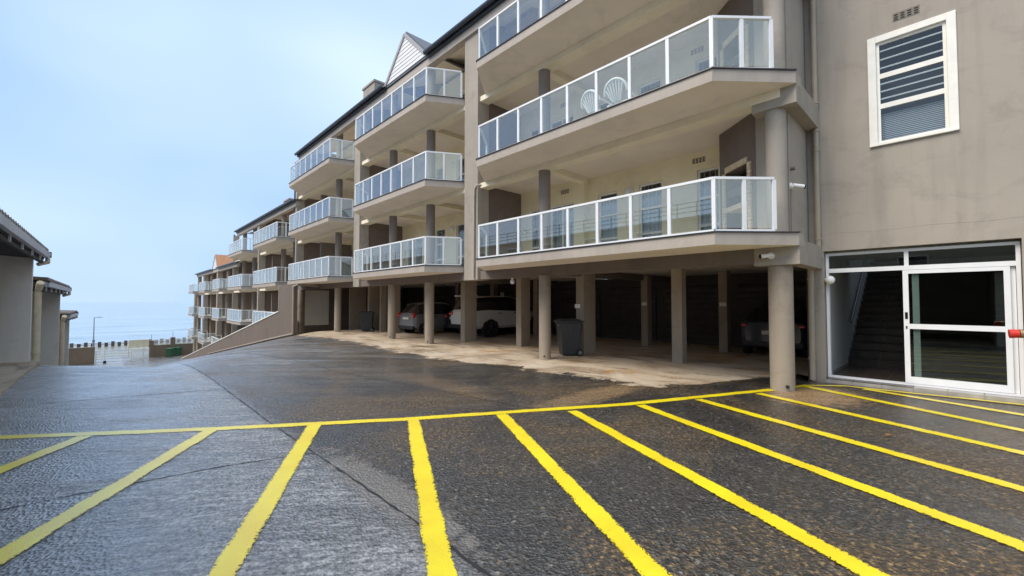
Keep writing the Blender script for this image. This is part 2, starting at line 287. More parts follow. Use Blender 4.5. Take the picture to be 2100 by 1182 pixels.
# ------------------------------------------------------------------ mesh helpers
class MB:
    def __init__(s): s.v = []; s.f = []; s.m = []; s.smooth = []
    def add(s, vs, fs, m=0, sm=False):
        o = len(s.v); s.v += [tuple(p) for p in vs]
        for f in fs: s.f.append([i + o for i in f]); s.m.append(m); s.smooth.append(sm)
        return s
    def box(s, x0, x1, y0, y1, z0, z1, m=0):
        v = [(x, y, z) for z in (z0, z1) for y in (y0, y1) for x in (x0, x1)]
        return s.add(v, [(0, 2, 3, 1), (4, 5, 7, 6), (0, 1, 5, 4), (2, 6, 7, 3), (0, 4, 6, 2), (1, 3, 7, 5)], m)
    def obox(s, o, t, n, s0, s1, n0, n1, z0, z1, m=0):
        v = []
        for z in (z0, z1):
            for b in (n0, n1):
                for a in (s0, s1): v.append((o[0] + t[0] * a + n[0] * b, o[1] + t[1] * a + n[1] * b, z))
        return s.add(v, [(0, 2, 3, 1), (4, 5, 7, 6), (0, 1, 5, 4), (2, 6, 7, 3), (0, 4, 6, 2), (1, 3, 7, 5)], m)
    def prism(s, poly, z0, z1, ms=0, mt=None, mb=None):
        n = len(poly); v = [(p[0], p[1], z0) for p in poly] + [(p[0], p[1], z1) for p in poly]
        A = sum(poly[i][0] * poly[(i + 1) % n][1] - poly[(i + 1) % n][0] * poly[i][1] for i in range(n))
        side = [(i, (i + 1) % n, n + (i + 1) % n, n + i) for i in range(n)]; bot = list(range(n))[::-1]; top = list(range(n, 2 * n))
        if A < 0: side = [q[::-1] for q in side]; bot = bot[::-1]; top = top[::-1]
        o = len(s.v); s.v += v
        for q, mm in [(q, ms) for q in side] + [(bot, ms if mb is None else mb), (top, ms if mt is None else mt)]:
            s.f.append([i + o for i in q]); s.m.append(mm); s.smooth.append(False)
        return s
    def vprism(s, poly, axis, a0, a1, m=0):
        # poly of (u, z) extruded along axis 'x' or 'y'
        n = len(poly)
        if axis == 'x': v = [(a0, p[0], p[1]) for p in poly] + [(a1, p[0], p[1]) for p in poly]
        else: v = [(p[0], a0, p[1]) for p in poly] + [(p[0], a1, p[1]) for p in poly]
        return s.add(v, [(i, (i + 1) % n, n + (i + 1) % n, n + i) for i in range(n)] + [list(range(n))[::-1], list(range(n, 2 * n))], m)
    def cyl(s, p0, p1, r0, r1=None, n=16, m=0, caps=True, sm=True):
        r1 = r0 if r1 is None else r1; p0 = Vector(p0); p1 = Vector(p1); d = (p1 - p0).normalized()
        a = d.orthogonal().normalized(); b = d.cross(a); v = []
        for p, r in ((p0, r0), (p1, r1)):
            for i in range(n):
                t = 2 * math.pi * i / n; v.append(p + a * math.cos(t) * r + b * math.sin(t) * r)
        s.add(v, [(i, (i + 1) % n, n + (i + 1) % n, n + i) for i in range(n)], m, sm)
        if caps: s.add(v, [list(range(n))[::-1], list(range(n, 2 * n))], m, False)
        return s
    def tube(s, pts, r, n=10, m=0):
        for a, b in zip(pts[:-1], pts[1:]):
            s.cyl(a, b, r, r, n, m)
        for p in pts[1:-1]: s.sphere(p, r, 8, 6, m)
        return s
    def sphere(s, c, r, n=14, k=8, m=0, sz=1.0):
        v = []; f = []
        for j in range(k + 1):
            ph = math.pi * j / k
            for i in range(n):
                t = 2 * math.pi * i / n; v.append((c[0] + r * math.sin(ph) * math.cos(t), c[1] + r * math.sin(ph) * math.sin(t), c[2] + r * sz * math.cos(ph)))
        for j in range(k):
            for i in range(n): f.append((j * n + i, (j + 1) * n + i, (j + 1) * n + (i + 1) % n, j * n + (i + 1) % n))
        return s.add(v, f, m, True)
    def mesh(s, name, mats):
        me = bpy.data.meshes.new(name); me.from_pydata(s.v, [], s.f)
        for mt in (mats if isinstance(mats, (list, tuple)) else [mats]): me.materials.append(M[mt])
        for p, mi, sm in zip(me.polygons, s.m, s.smooth): p.material_index = mi; p.use_smooth = sm
        bm = bmesh.new(); bm.from_mesh(me); bmesh.ops.recalc_face_normals(bm, faces=bm.faces); bm.to_mesh(me); bm.free()
        me.update(); return me
    def obj(s, name, mats, parent=None, bevel=0):
        o = bpy.data.objects.new(name, s.mesh(name, mats)); COL.objects.link(o)
        if parent is not None: attach(o, parent)
        if bevel:
            md = o.modifiers.new('bevel', 'BEVEL'); md.width = bevel; md.segments = 2; md.limit_method = 'ANGLE'; md.angle_limit = R(40)
        return o
ORIG = {}
def attach(o, parent):
    # parts are modelled in world coordinates; parents carry a pure translation recorded in ORIG
    o.parent = parent; base = ORIG.get(parent.name, Vector((0, 0, 0)))
    o.matrix_parent_inverse = Matrix.Translation(-base)
def tag(o, label, cat, group=None):
    o['label'] = label; o['category'] = cat
    if group: o['group'] = group
    return o
def thing(name, label, cat, loc=(0, 0, 0), group=None, world_parts=True):
    o = bpy.data.objects.new(name, None); o.empty_display_size = 0.2; COL.objects.link(o); o.location = loc
    if world_parts: ORIG[o.name] = Vector(loc)
    return tag(o, label, cat, group)
def struct(o): o['kind'] = 'structure'; return o
def copy_tree(o, parent=None):
    c = o.copy(); COL.objects.link(c)
    if parent is not None: c.parent = parent; c.matrix_parent_inverse = o.matrix_parent_inverse.copy()
    for ch in list(o.children): copy_tree(ch, c)
    return c
def wall_pieces(mb, axis_x, x0, x1, y0, y1, z0, z1, openings, m=0):
    """wall slab x0..x1 (thickness) spanning y0..y1, z0..z1 with real openings (ya, yb, za, zb)"""
    ys = sorted({y0, y1} | {a for o in openings for a in o[:2]})
    for a, b in zip(ys[:-1], ys[1:]):
        segs = [(z0, z1)]
        for (ya, yb, za, zb) in openings:
            if ya <= a + 1e-6 and b <= yb + 1e-6:
                segs = [(p, q) for s0, s1 in segs for (p, q) in ((s0, min(s1, za)), (max(s0, zb), s1)) if q - p > 1e-4]
        for p, q in segs: mb.box(x0, x1, a, b, p, q, m)

# ------------------------------------------------------------------ ground
def softplus(t): return t if t > 30 else math.log1p(math.exp(t))
def lerp(a, b, t): return a + (b - a) * max(0, min(1, t))
def gz(x, y):
    if x < 1.12: yb = 13.8 + 1.14 * (1.12 - max(x, -1.6))
    else: yb = 13.8 + 1.49 * (min(x, 8.6) - 1.12)
    w = 1.1
    z = -0.13 * w * softplus((y - yb + 0.1) / w)
    z = -6.8 + 0.5 * softplus((z + 6.8) / 0.5) if z < -3 else z
    if y > 84: z += -2.4 * min(1, (y - 84) / 40)
    if y > 150: z += -0.3 * (y - 150)
    return max(z, -30)
APR = [(1.9, 10.9), (2.4, 10.7), (2.84, 10.1), (3.16, 9.0), (3.6, 7.84), (4.33, 7.15), (6.04, 7.2), (7.7, 7.06), (9.6, 6.55), (12.4, 6.55), (17.3, 6.9), (21.2, 6.6), (23.5, 6.9), (25.3, 7.55), (28.7, 7.6)]
def apron_edge(y):
    if y <= APR[0][0]: return APR[0][1]
    for (a, xa), (b, xb) in zip(APR[:-1], APR[1:]):
        if a <= y <= b:
            t = (y - a) / (b - a); return xa + (xb - xa) * t
    return 99
def ground_z(x, y):
    z = gz(x, y)
    if 1.5 < y < 28.7: z -= 0.06 * max(0, min(1, (x - apron_edge(y) - 1.2) / 0.5))
    if x > 10.25 and y < 2.3: z -= 0.25
    return z
def lines(segs):
    out = []
    for a, b, st in segs:
        n = max(1, round((b - a) / st)); out += [a + (b - a) * i / n for i in range(n)]
    out.append(segs[-1][1]); return out
def build_ground():
    xs = lines([(-900, -60, 140), (-60, -8, 6), (-8, -3, 0.8), (-3, 11.4, 0.2), (11.4, 20, 1.2), (20, 60, 8), (60, 900, 140)])
    ys = lines([(-300, -20, 40), (-20, -4, 2), (-4, 34, 0.24), (34, 110, 1.5), (110, 240, 6)])
    nx = len(xs); v = [(x, y, ground_z(x, y)) for y in ys for x in xs]
    f = [(j * nx + i, j * nx + i + 1, (j + 1) * nx + i + 1, (j + 1) * nx + i) for j in range(len(ys) - 1) for i in range(nx - 1)]
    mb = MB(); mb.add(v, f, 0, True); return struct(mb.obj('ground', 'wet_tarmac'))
ground = build_ground()
def sheet_uv(o, fv):
    uv = o.data.uv_layers.new(name='sheet')
    for lp in o.data.loops: uv.data[lp.index].uv = (0, fv(lp.vertex_index))
def strip(pts, width, lift, name, mat, parent, jitter=0.0, step=0.15):
    """sheet laid on the ground along a polyline"""
    P = []
    for (a, b) in zip(pts[:-1], pts[1:]):
        L_ = math.hypot(b[0] - a[0], b[1] - a[1]); n = max(1, int(L_ / step))
        P += [(a[0] + (b[0] - a[0]) * i / n, a[1] + (b[1] - a[1]) * i / n) for i in range(n)]
    P.append(pts[-1]); v = []; n = len(P)
    for i, p in enumerate(P):
        a = P[max(0, i - 1)]; b = P[min(n - 1, i + 1)]; d = Vector((b[0] - a[0], b[1] - a[1])).normalized(); nn = Vector((-d.y, d.x))
        j1, j2 = random.uniform(-jitter, jitter), random.uniform(-jitter, jitter)
        w = width / 2
        for sgn, j in ((-1, j1), (1, j2)):
            q = (p[0] + nn.x * sgn * (w + j), p[1] + nn.y * sgn * (w + j)); v.append((q[0], q[1], gz(*q) + lift))
    mb = MB(); mb.add(v, [(2 * i, 2 * i + 1, 2 * i + 3, 2 * i + 2) for i in range(n - 1)], 0, True)
    o = mb.obj(name, mat, parent); sheet_uv(o, lambda i: i % 2); return o
MAIN = [(-0.95, 7.82), (0.95, 6.48), (2.94, 5.2), (5.87, 3.58), (8.72, 2.36)]
strip(MAIN, 0.165, 0.005, 'painted_line', 'yellow_paint', ground, 0.008)
for a, b in [((-0.95, 5.88), (-0.19, 7.12)), ((-0.75, 3.68), (0.93, 6.38)), ((-0.5, 1.05), (1.94, 5.73)), ((0.1, -0.45), (2.98, 5.05)), ((0.9, -1.48), (4.03, 4.45)), ((2.1, -2.1), (4.9, 3.88)),
             ((3.4, -2.4), (5.93, 3.38)), ((4.8, -2.5), (6.96, 2.93)), ((6.15, -2.45), (8.17, 2.40)), ((7.3, -2.3), (9.5, 2.03)), ((8.6, -2.6), (9.98, 1.2))]:
    d = Vector((b[0] - a[0], b[1] - a[1])).normalized()
    strip([a, (b[0] + d.x * 0.03, b[1] + d.y * 0.03)], 0.17, 0.009, 'painted_line', 'yellow_paint', ground, 0.007)
strip([(8.95, 2.22), (9.6, 2.02), (10.05, 1.5), (10.1, 0.66), (10.2, -0.14), (10.22, -2.5)], 0.11, 0.013, 'painted_line', 'yellow_paint', ground, 0.005)
strip([(1.63, 1.0), (1.65, 2.71), (1.6, 4.9), (1.57, 6.5), (1.57, 10.8), (1.5, 15)], 0.018, 0.0025, 'seam', 'seam', ground, 0.008, 0.07)
strip([(4.7, 3.9), (4.45, 5.26), (4.33, 6.5), (3.82, 9.54), (3.67, 12.6), (3.2, 15.5)], 0.018, 0.0025, 'seam', 'seam', ground, 0.008, 0.07)
strip([(-2.0, 5.12), (-0.57, 5.09), (0.0, 5.05), (0.77, 4.96), (1.36, 4.80), (1.6, 4.72)], 0.016, 0.0025, 'crack', 'seam', ground, 0.006, 0.07)
strip([(-2.2, 10.2), (-0.6, 9.9), (1.5, 9.3)], 0.016, 0.0025, 'crack', 'seam', ground, 0.006, 0.07)

def build_apron():
    ys = lines([(1.9, 28.7, 0.2)]); v = []; f = []; k = 40; vv = []
    for y in ys:
        e = apron_edge(y) - 0.25
        row = [e + (16.2 - e) * (i / k) ** 1.3 for i in range(k + 1)]
        for i, x in enumerate(row): v.append((x, y, gz(x, y) + 0.005)); vv.append(min(1.0, max(0.0, (x - e) / 1.0)))
    n = k + 1
    for j in range(len(ys) - 1):
        for i in range(n - 1): f.append((j * n + i, j * n + i + 1, (j + 1) * n + i + 1, (j + 1) * n + i))
    mb = MB(); mb.add(v, f, 0, True); o = struct(mb.obj('garage_floor', 'worn_concrete')); sheet_uv(o, lambda i: vv[i]); return o
build_apron()
# sea
sm = MB(); sm.add([(-9000, 150, -17), (9000, 150, -17), (9000, 14000, -17), (-9000, 14000, -17)], [(0, 1, 2, 3)]); struct(sm.obj('sea', 'sea_water'))
def wave(y, x0, x1, h, w):
    mb = MB(); n = 40; v = []
    for i in range(n + 1):
        t = i / n; x = x0 + (x1 - x0) * t; e = math.sin(math.pi * t) ** 0.6; yy = y + 6 * math.sin(t * 5 + y) + 2 * math.sin(t * 17)
        v += [(x, yy - w, -17.02), (x, yy - w * 0.25, -17 + h * e * (0.8 + 0.3 * math.sin(t * 23 + y))), (x, yy + w, -17.02)]
    f = []
    for i in range(n):
        for k in range(2): f.append((3 * i + k, 3 * i + k + 1, 3 * i + 3 + k + 1, 3 * i + 3 + k))
    mb.add(v, f, 0, True); o = mb.obj('wave', 'sea_water', bpy.data.objects['sea'])
for y, a, b, h, w in [(205, -30, 60, 0.55, 5), (238, -60, 20, 0.5, 5), (262, -10, 110, 0.9, 6), (300, -50, 40, 0.6, 6), (350, -20, 120, 0.7, 7), (430, -80, 90, 0.7, 8), (560, -60, 160, 0.8, 9)]: wave(y, a, b, h, w)

# ------------------------------------------------------------------ apartment building
B = thing('apartment_building', 'taupe plastered apartment building with stacked glass balconies stepping down towards the sea', 'building', (11, 2, 0))
def lev(k): return 2.78 + 2.85 * (k - 1)
XF, XB, XBI = 7.5, 8.64, 9.0          # balcony front, beam faces
def bars_between(mb, p, q, r_w, r_d, z0, z1):
    """bar of rectangular section along p->q in plan"""
    d = Vector((q[0] - p[0], q[1] - p[1])); L_ = d.length; d.normalize(); n = (-d.y, d.x)
    mb.obox(p, (d.x, d.y), n, 0, L_, -r_d / 2, r_d / 2, z0, z1)
def balcony(yr, yc, yl, yend, k, npan=7, nside=2, yin=None, stop=0.05):
    z = lev(k); th = 0.21
    yin = yr if yin is None else yin
    ye = yend; poly = [(XB - 0.02, yr), (XF, yc), (XF, yl), (XB - 0.02, ye), (XBI - 0.01, ye), (XBI - 0.01, yr)]
    mb = MB(); mb.prism(poly, z - th, z, 0, 0, 1)
    s = mb.obj('balcony', ['taupe_pale', 'soffit'], B)
    # drip flashing on the edge
    fl = MB()
    e = [(XB - 0.02, yr), (XF, yc), (XF, yl), (XB - 0.02, ye)]
    for p, q in zip(e[:-1], e[1:]):
        d = Vector((q[0] - p[0], q[1] - p[1])); L_ = d.length; d.normalize(); fl.obox(p, (d.x, d.y), (-d.y, d.x), -0.01, L_ + 0.01, -0.05, 0.025, z + 0.002, z + 0.022)
    fl.obj('edge_flashing', 'flashing', s)
    # balustrade line, set in a little
    ins = 0.07
    q0 = (XB - 0.02 + (XF - XB + 0.02) * stop + 0.01, yr + (yc - yr) * stop + 0.07); q1 = (XF + ins, yc + 0.03); q2 = (XF + ins, yl - 0.03); q3 = (XB - 0.03, ye - 0.10)
    zt = z + 0.98
    hr = MB(); br = MB()
    for p, q in ((q0, q1), (q1, q2), (q2, q3)):
        bars_between(hr, p, q, 0, 0.06, zt - 0.045, zt); bars_between(br, p, q, 0, 0.05, z + 0.024, z + 0.065)
    hr.obj('handrail', 'white_alu', s); br.obj('base_rail', 'white_alu', s)
    def seg(p, q, n, last):
        d = Vector((q[0] - p[0], q[1] - p[1])); L_ = d.length; d.normalize(); t = (d.x, d.y); nn = (-d.y, d.x)
        for i in range(n + (1 if last else 0)):
            a = L_ * i / n
            pm = MB(); pm.obox(p, t, nn, a - 0.032, a + 0.032, -0.025, 0.025, z + 0.065, zt - 0.045); pm.obj('rail_post', 'white_alu', s)
        for i in range(n):
            a, b2 = L_ * i / n + 0.04, L_ * (i + 1) / n - 0.04
            gm = MB(); gm.obox(p, t, nn, a, b2, -0.005, 0.005, z + 0.09, zt - 0.05); gm.obj('glass_pane', 'balustrade_glass', s)
    seg(q0, q1, nside, False); seg(q1, q2, npan, False); seg(q2, q3, 1, True)
    return s
def sash(ya, yb, za, zb, x, kind, parent=B):
    """white framed opening in a wall facing -X at plane x; frame, panes, security bars, curtain"""
    w = MB(); t = 0.05; x0, x1 = x + 0.06, x + 0.12
    w.box(x0, x1, ya, ya + t, za, zb); w.box(x0, x1, yb - t, yb, za, zb); w.box(x0, x1, ya + t, yb - t, zb - t, zb); w.box(x0, x1, ya + t, yb - t, za, za + t)
    if kind == 'tri':
        h = (zb - za) / 3
        for i in (1, 2): w.box(x0, x1, ya + t, yb - t, za + i * h - 0.03, za + i * h + 0.03)
    if kind == 'door': w.box(x0, x1, (ya + yb) / 2 - 0.03, (ya + yb) / 2 + 0.03, za + t, zb - t)
    fr = w.obj('door' if kind == 'door' else 'window', 'white_paint', parent)
    p = MB(); p.box(x0 + 0.025, x0 + 0.033, ya + t, yb - t, za + t, zb - t); p.obj('pane', 'window_glass', fr)
    br = MB(); n = max(4, int((yb - ya) / 0.11))
    for i in range(1, n):
        y = ya + (yb - ya) * i / n; br.box(x0 + 0.055, x0 + 0.067, y - 0.006, y + 0.006, za + t, zb - t)
    # lattice of the folding security gate
    for zc in ((za + (zb - za) * 0.36), (za + (zb - za) * 0.8)):
        for i in range(n):
            y0_ = ya + (yb - ya) * i / n; y1_ = ya + (yb - ya) * (i + 1) / n
            br.tube([(x0 + 0.072, y0_, zc - 0.09), (x0 + 0.072, y1_, zc + 0.09)], 0.006, 4); br.tube([(x0 + 0.078, y1_, zc - 0.09), (x0 + 0.078, y0_, zc + 0.09)], 0.006, 4)
    br.obj('security_gate', 'white_alu', fr)
    c = MB(); n = int((yb - ya) / 0.05)
    vv = []
    for i in range(n + 1):
        y = ya + (yb - ya) * i / n; xx = x + 0.3 + 0.03 * math.sin(i * 1.9); vv += [(xx, y, za + 0.02), (xx, y, za + (zb - za) * 0.90)]
    c.add(vv, [(2 * i, 2 * i + 2, 2 * i + 3, 2 * i + 1) for i in range(n)], 0, True); c.obj('curtain', 'curtain', fr)
    return fr
def air_vent(x, y, z, mat, n=4, w=0.34):
    v = MB(); v.box(x - 0.006, x + 0.004, y - w / 2, y + w / 2, z - 0.075, z + 0.075)
    o = v.obj('air_vent', mat, B); s = MB()
    for i in range(n):
        yc = y - w / 2 + w * (i + 0.5) / n
        for j in range(3): s.box(x - 0.0085, x - 0.0062, yc - w / n * 0.3, yc + w / n * 0.3, z - 0.06 + j * 0.042, z - 0.06 + j * 0.042 + 0.026)
    s.obj('vent_slot', 'dark_void', o)
def bulkhead(x, y, z, parent=B):
    m = MB(); m.cyl((x, y, z), (x - 0.05, y, z), 0.13, 0.13, 20); o = m.obj('bulkhead_lamp', 'white_paint', parent)
    m = MB(); m.sphere((x - 0.05, y, z), 0.105, 16, 8); m.obj('lamp_globe', 'opal', o)
def storey(yr, yl, k, cols, openings, xw, vents=(), step=None, roofed=False, first=True, ceil=True):
    """rooms behind one balcony: floor slab, back wall, beam, partitions, columns"""
    z = lev(k); zc = z + 2.64 if ceil else z + 2.0; zt = z + 2.85
    m = MB(); m.box(XBI, 16.2 if k == 1 and yl < 30 else 13.6, yr, yl, z - 0.209, z - 0.001); m.obj('floor_slab', 'soffit', B)
    if ceil:
        m = MB(); m.box(XB, XBI, yr + 0.01, yl - 0.01, zt - 0.37, zt - 0.2105); m.obj('edge_beam', 'beam_cream', B)
    ops = [(a, b, z + 0.0, z + h) for a, b, h in openings]
    m = MB()
    segs = [(yr, yl, xw)] if not step else [(yr, step[0], xw), (step[0], yl, step[1])]
    ht = zc if ceil else z + 2.95
    for a, b, x in segs:
        wall_pieces(m, True, x, x + 0.2, a, b, z, ht, [o for o in ops if a <= o[0] and o[1] <= b])
    if step: m.box(min(step[1], xw) + 0.2, max(step[1], xw) + 0.199, step[0] - 0.001, step[0] + 0.2, z, ht - 0.002)
    m.obj('back_wall', 'cream_wall', B)
    for a, b, h in openings:
        x = xw if not step or b <= step[0] else step[1]
        sash(a, b, z + 0.02, z + h - 0.005, x, 'door' if b - a > 0.85 else 'tri')
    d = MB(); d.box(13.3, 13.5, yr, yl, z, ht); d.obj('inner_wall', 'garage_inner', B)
    for y in cols:
        m = MB(); m.cyl((8.82, y, z), (8.82, y, (zt - 0.36) if ceil else z + 2.3), 0.165, 0.165, 28); m.obj('column', 'taupe_upper', B)
        if ceil:
            m = MB(); m.box(XBI, (step[1] if step else xw), y - 0.13, y + 0.13, zt - 0.37, zt - 0.2105); m.obj('cross_beam', 'beam_cream', B)
    for y, zz, x in vents: air_vent(x, y, z + zz, 'vent')

# module tables: (yr, yc, yl, yend, levels, columns)
A_OPEN = [(4.0, 4.55, 2.17), (5.5, 6.2, 2.13), (6.9, 7.58, 2.1), (8.35, 9.35, 1.98), (9.75, 10.3, 1.98)]
B_OPEN = [(11.9, 12.5, 2.15), (14.3, 14.95, 2.15), (15.8, 16.6, 2.12), (17.7, 19.2, 1.98)]
C_OPEN = [(21.2, 21.9, 2.15), (23.2, 24.0, 2.15), (25.2, 26.6, 2.0)]
for k in (1, 2, 3):
    top = k == 3
    balcony(1.88, 2.86, 9.37, 10.35, k, 8, 2, stop=0.24)
    storey(2.12, 10.72, k, [7.96], A_OPEN, 10.85, [(4.5, 2.42, 10.85), (8.7, 2.36, 10.62)], (7.96, 10.62), ceil=not top)
    balcony(11.45, 12.1, 17.77, 18.9, k, 7, 2)
    storey(10.95, 19.62, k, [13.8, 16.75], B_OPEN, 10.85, [(17.2, 2.25, 10.85)], None, ceil=not top)
    balcony(20.3, 20.65, 26.9, 28.3, k, 7, 2)
    storey(19.9, 29.0, k, [22.75], C_OPEN, 10.85, [(24.5, 2.25, 10.85)], None, ceil=not top)
for y, k, x in ((6.5, 1, 10.85), (6.5, 2, 10.85), (15.2, 1, 10.85), (15.2, 2, 10.85)): bulkhead(x, y, lev(k) + 1.98)
for k in (0, 1, 2):
    balcony(28.35 + 0.95, 28.65 + 0.75, 35.25, 36.6, k, 7, 2); storey(29.2, 38.3, k, [32.6], [(31.0, 31.8, 2.1), (34.8, 36.2, 2.0)], 10.85, ceil=k < 2)
    balcony(38.65, 38.9, 44.3, 45.6, k, 7, 2); storey(38.5, 47.9, k, [40.8, 44.5], [(41.5, 42.3, 2.1), (43.2, 44.1, 2.0)], 10.85, ceil=k < 2)
for k in (-1, 0, 1):
    balcony(48.1, 48.35, 51.9, 53.4, k, 5, 2); storey(48.1, 55.8, k, [51.5], [(49.5, 50.3, 2.1), (52.5, 53.9, 2.0)], 10.85, ceil=k < 1)
    balcony(56.4, 56.6, 60.7, 62.2, k, 6, 2); storey(56.0, 65.1, k, [61.0], [(58.5, 59.3, 2.1), (62.5, 63.9, 2.0)], 10.85, ceil=k < 1)
    balcony(65.4, 65.6, 69.4, 70.6, k, 6, 2); storey(65.3, 70.5, k, [66.5, 70.2], [(67.0, 68.3, 2.0)], 10.85, ceil=k < 1)
# piers and party walls between the modules
def pier(y0, y1, z0, z1, x0=8.55, x1=9.02, mat='taupe'):
    m = MB(); m.box(x0, x1, y0, y1, z0, z1); return m.obj('pier', mat, B)
def party(y0, y1, z0, z1, x1=11.05):
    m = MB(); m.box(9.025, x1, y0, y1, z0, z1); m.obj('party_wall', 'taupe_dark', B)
pier(10.62, 11.32, 2.29, 10.75); party(10.735, 10.94, 2.785, 11.6)
pier(19.55, 20.2, 2.29, 10.75); party(19.64, 19.88, 2.785, 11.6)
pier(28.95, 29.22, -0.7, 10.6); party(29.02, 29.19, 2.785, 11.6)
pier(38.22, 38.6, -3, 8.0); party(38.31, 38.49, -0.2, 8.3)
pier(47.82, 48.06, -5.5, 7.9); party(47.91, 48.09, -3.2, 5.6)
pier(55.75, 56.4, -6.8, 5.1); party(55.81, 55.99, -3.2, 5.6)
pier(64.95, 65.4, -6.8, 5.1); party(65.11, 65.29, -3.2, 5.6)
for y in (70.2, 73.2):
    for xx in (8.75, 10.6):
        m = MB(); m.cyl((xx, y, -7.0), (xx, y, 4.9 if y < 71 else 2.6), 0.2, 0.2, 16); m.obj('column', 'taupe_column', B)
for y0, ks in ((25.9, (1, 2)), (36.2, (0, 1)), (45.9, (0, 1)), (53.9, (-1, 0)), (63.0, (-1, 0)), (68.3, (-1, 0))):
    for k in ks: party(y0, y0 + 0.2, lev(k) + 0.005, lev(k) + 2.3, 10.9)

# near end: end wall, edge beams, round end column, braai corner
m = MB(); m.box(9.0, 10.4, 2.1, 2.3, 2.34, 14.5); m.obj('end_wall', 'taupe', B)
m = MB(); m.cyl((8.89, 2.24, -0.12), (8.89, 2.24, 2.26), 0.195, 0.195, 36); cc = m.obj('column', 'taupe_column', B)
m = MB(); m.cyl((8.70, 2.115, 0.09), (8.685, 2.11, 0.09), 0.032, 0.032, 14); m.obj('drain_hole', 'dark_void', cc)
m = MB(); m.cyl((8.86, 2.26, 2.785), (8.86, 2.26, 14), 0.17, 0.17, 32); m.obj('column', 'taupe', B)
for k in (1, 2, 3):
    z = lev(k); m = MB(); m.box(8.66, 10.398, 1.885, 2.098, z - 0.53, z - 0.09); m.obj('end_beam', 'taupe', B)
    m = MB(); m.box(8.66, 9.0, 2.099, 2.6, z - 0.53, z - 0.2105); m.obj('end_beam', 'taupe', B)
T = Vector((0.8, 0.99)).normalized(); TN = (-T.y, T.x); O2 = (9.3, 2.73)
for k in (1, 2, 3):
    z = lev(k); zt = z + 2.635
    m = MB(); m.prism([(9.0, 2.31), (9.3, 2.73), (9.72, 2.73), (9.72, 2.31)], z, zt, 0); m.obj('corner_pier', 'taupe', B)
    L_ = 1.27; w = MB()
    for a, b, z0, z1 in ((0.01, 0.24, z, zt), (1.03, L_, z, zt), (0.24, 1.03, z + 1.66, zt), (0.24, 1.03, z, z + 0.06)):
        w.obox(O2, (T.x, T.y), TN, a, b, -0.5, 0.0, z0, z1)
    w.obox(O2, (T.x, T.y), TN, 0.24, 1.03, -0.5, -0.42, z + 0.06, z + 1.66)
    br = w.obj('braai_wall', 'taupe_dark', B)
    i = MB(); i.obox(O2, (T.x, T.y), TN, 0.245, 1.025, -0.415, -0.36, z + 0.9, z + 1.655); i.obj('sooty_back', 'soot', br)
    sh = MB(); sh.obox(O2, (T.x, T.y), TN, 0.245, 1.025, -0.40, 0.05, z + 0.78, z + 0.88); sh.obj('hearth_slab', 'firebrick', br)
    gr = MB(); gr.obox(O2, (T.x, T.y), TN, 0.30, 0.98, -0.34, 0.0, z + 1.08, z + 1.25); gr.obj('fire_tray', 'steel_grey', br)
    me = None
    for side in (0, 1):
        for j in range(20):
            a = 0.14 if side == 0 else 1.03
            mb = MB(); mb.obox(O2, (T.x, T.y), TN, a, a + 0.105, 0.001, 0.035, z + 0.07 + j * 0.08, z + 0.142 + j * 0.08); mb.obj('brick', 'firebrick', br)
    for j in range(8):
        mb = MB(); a = 0.25 + j * 0.098; mb.obox(O2, (T.x, T.y), TN, a, a + 0.088, 0.001, 0.035, z + 1.665, z + 1.79); mb.obj('brick', 'firebrick', br)

# garage storey
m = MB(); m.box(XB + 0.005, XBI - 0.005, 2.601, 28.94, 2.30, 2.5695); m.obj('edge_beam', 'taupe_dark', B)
for y, r in ((7.9, .165), (13.73, .17), (16.66, .165), (22.57, .165), (28.45, .21)):
    m = MB(); m.cyl((8.75, y, gz(8.75, y) - 0.15), (8.75, y, 2.31), r, r, 32); c = m.obj('column', 'taupe_column', B)
    m = MB(); m.cyl((8.75 - r * 0.80, y - r * 0.58, gz(8.7, y) + 0.1), (8.75 - r * 0.835, y - r * 0.605, gz(8.7, y) + 0.1), 0.025, 0.025, 12); m.obj('drain_hole', 'dark_void', c)
for x0, x1, y0, y1 in ((10.7, 10.95, 4.92, 5.2), (10.35, 10.95, 7.78, 8.06), (10.5, 10.95, 10.6, 10.85), (10.15, 10.75, 13.4, 13.66), (10.4, 10.7, 19.5, 19.65), (10.6, 10.9, 16.95, 17.1), (10.4, 10.7, 21.0, 21.15), (10.4, 11.6, 22.4, 22.6), (10.6, 11.6, 25.4, 25.6),
                       (14.0, 14.3, 5.0, 5.25), (14.0, 14.3, 7.7, 7.95), (14.0, 14.3, 10.4, 10.65), (14.0, 14.3, 13.1, 13.35), (14.0, 14.3, 16.1, 16.35), (14.0, 14.3, 19.1, 19.35), (14.0, 14.3, 22.1, 22.35)):
    m = MB(); m.box(x0, x1, y0, y1, -0.3, 2.568); m.obj('garage_pier', 'taupe_column', B)
for y0, y1 in ((7.85, 8.0), (13.5, 13.6)):
    m = MB(); m.box(XBI, 16, y0, y1, 2.35, 2.568); m.obj('garage_beam', 'taupe_dark', B)
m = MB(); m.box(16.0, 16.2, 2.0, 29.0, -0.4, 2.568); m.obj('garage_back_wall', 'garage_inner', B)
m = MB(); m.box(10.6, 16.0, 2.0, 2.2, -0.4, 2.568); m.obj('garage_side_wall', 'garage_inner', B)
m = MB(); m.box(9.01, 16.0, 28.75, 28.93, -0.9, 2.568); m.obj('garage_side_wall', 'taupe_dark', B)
m = MB(); m.box(9.05, 10.55, 28.735, 28.745, 0.05, 2.3); m.obj('painted_panel', 'white_panel', B)
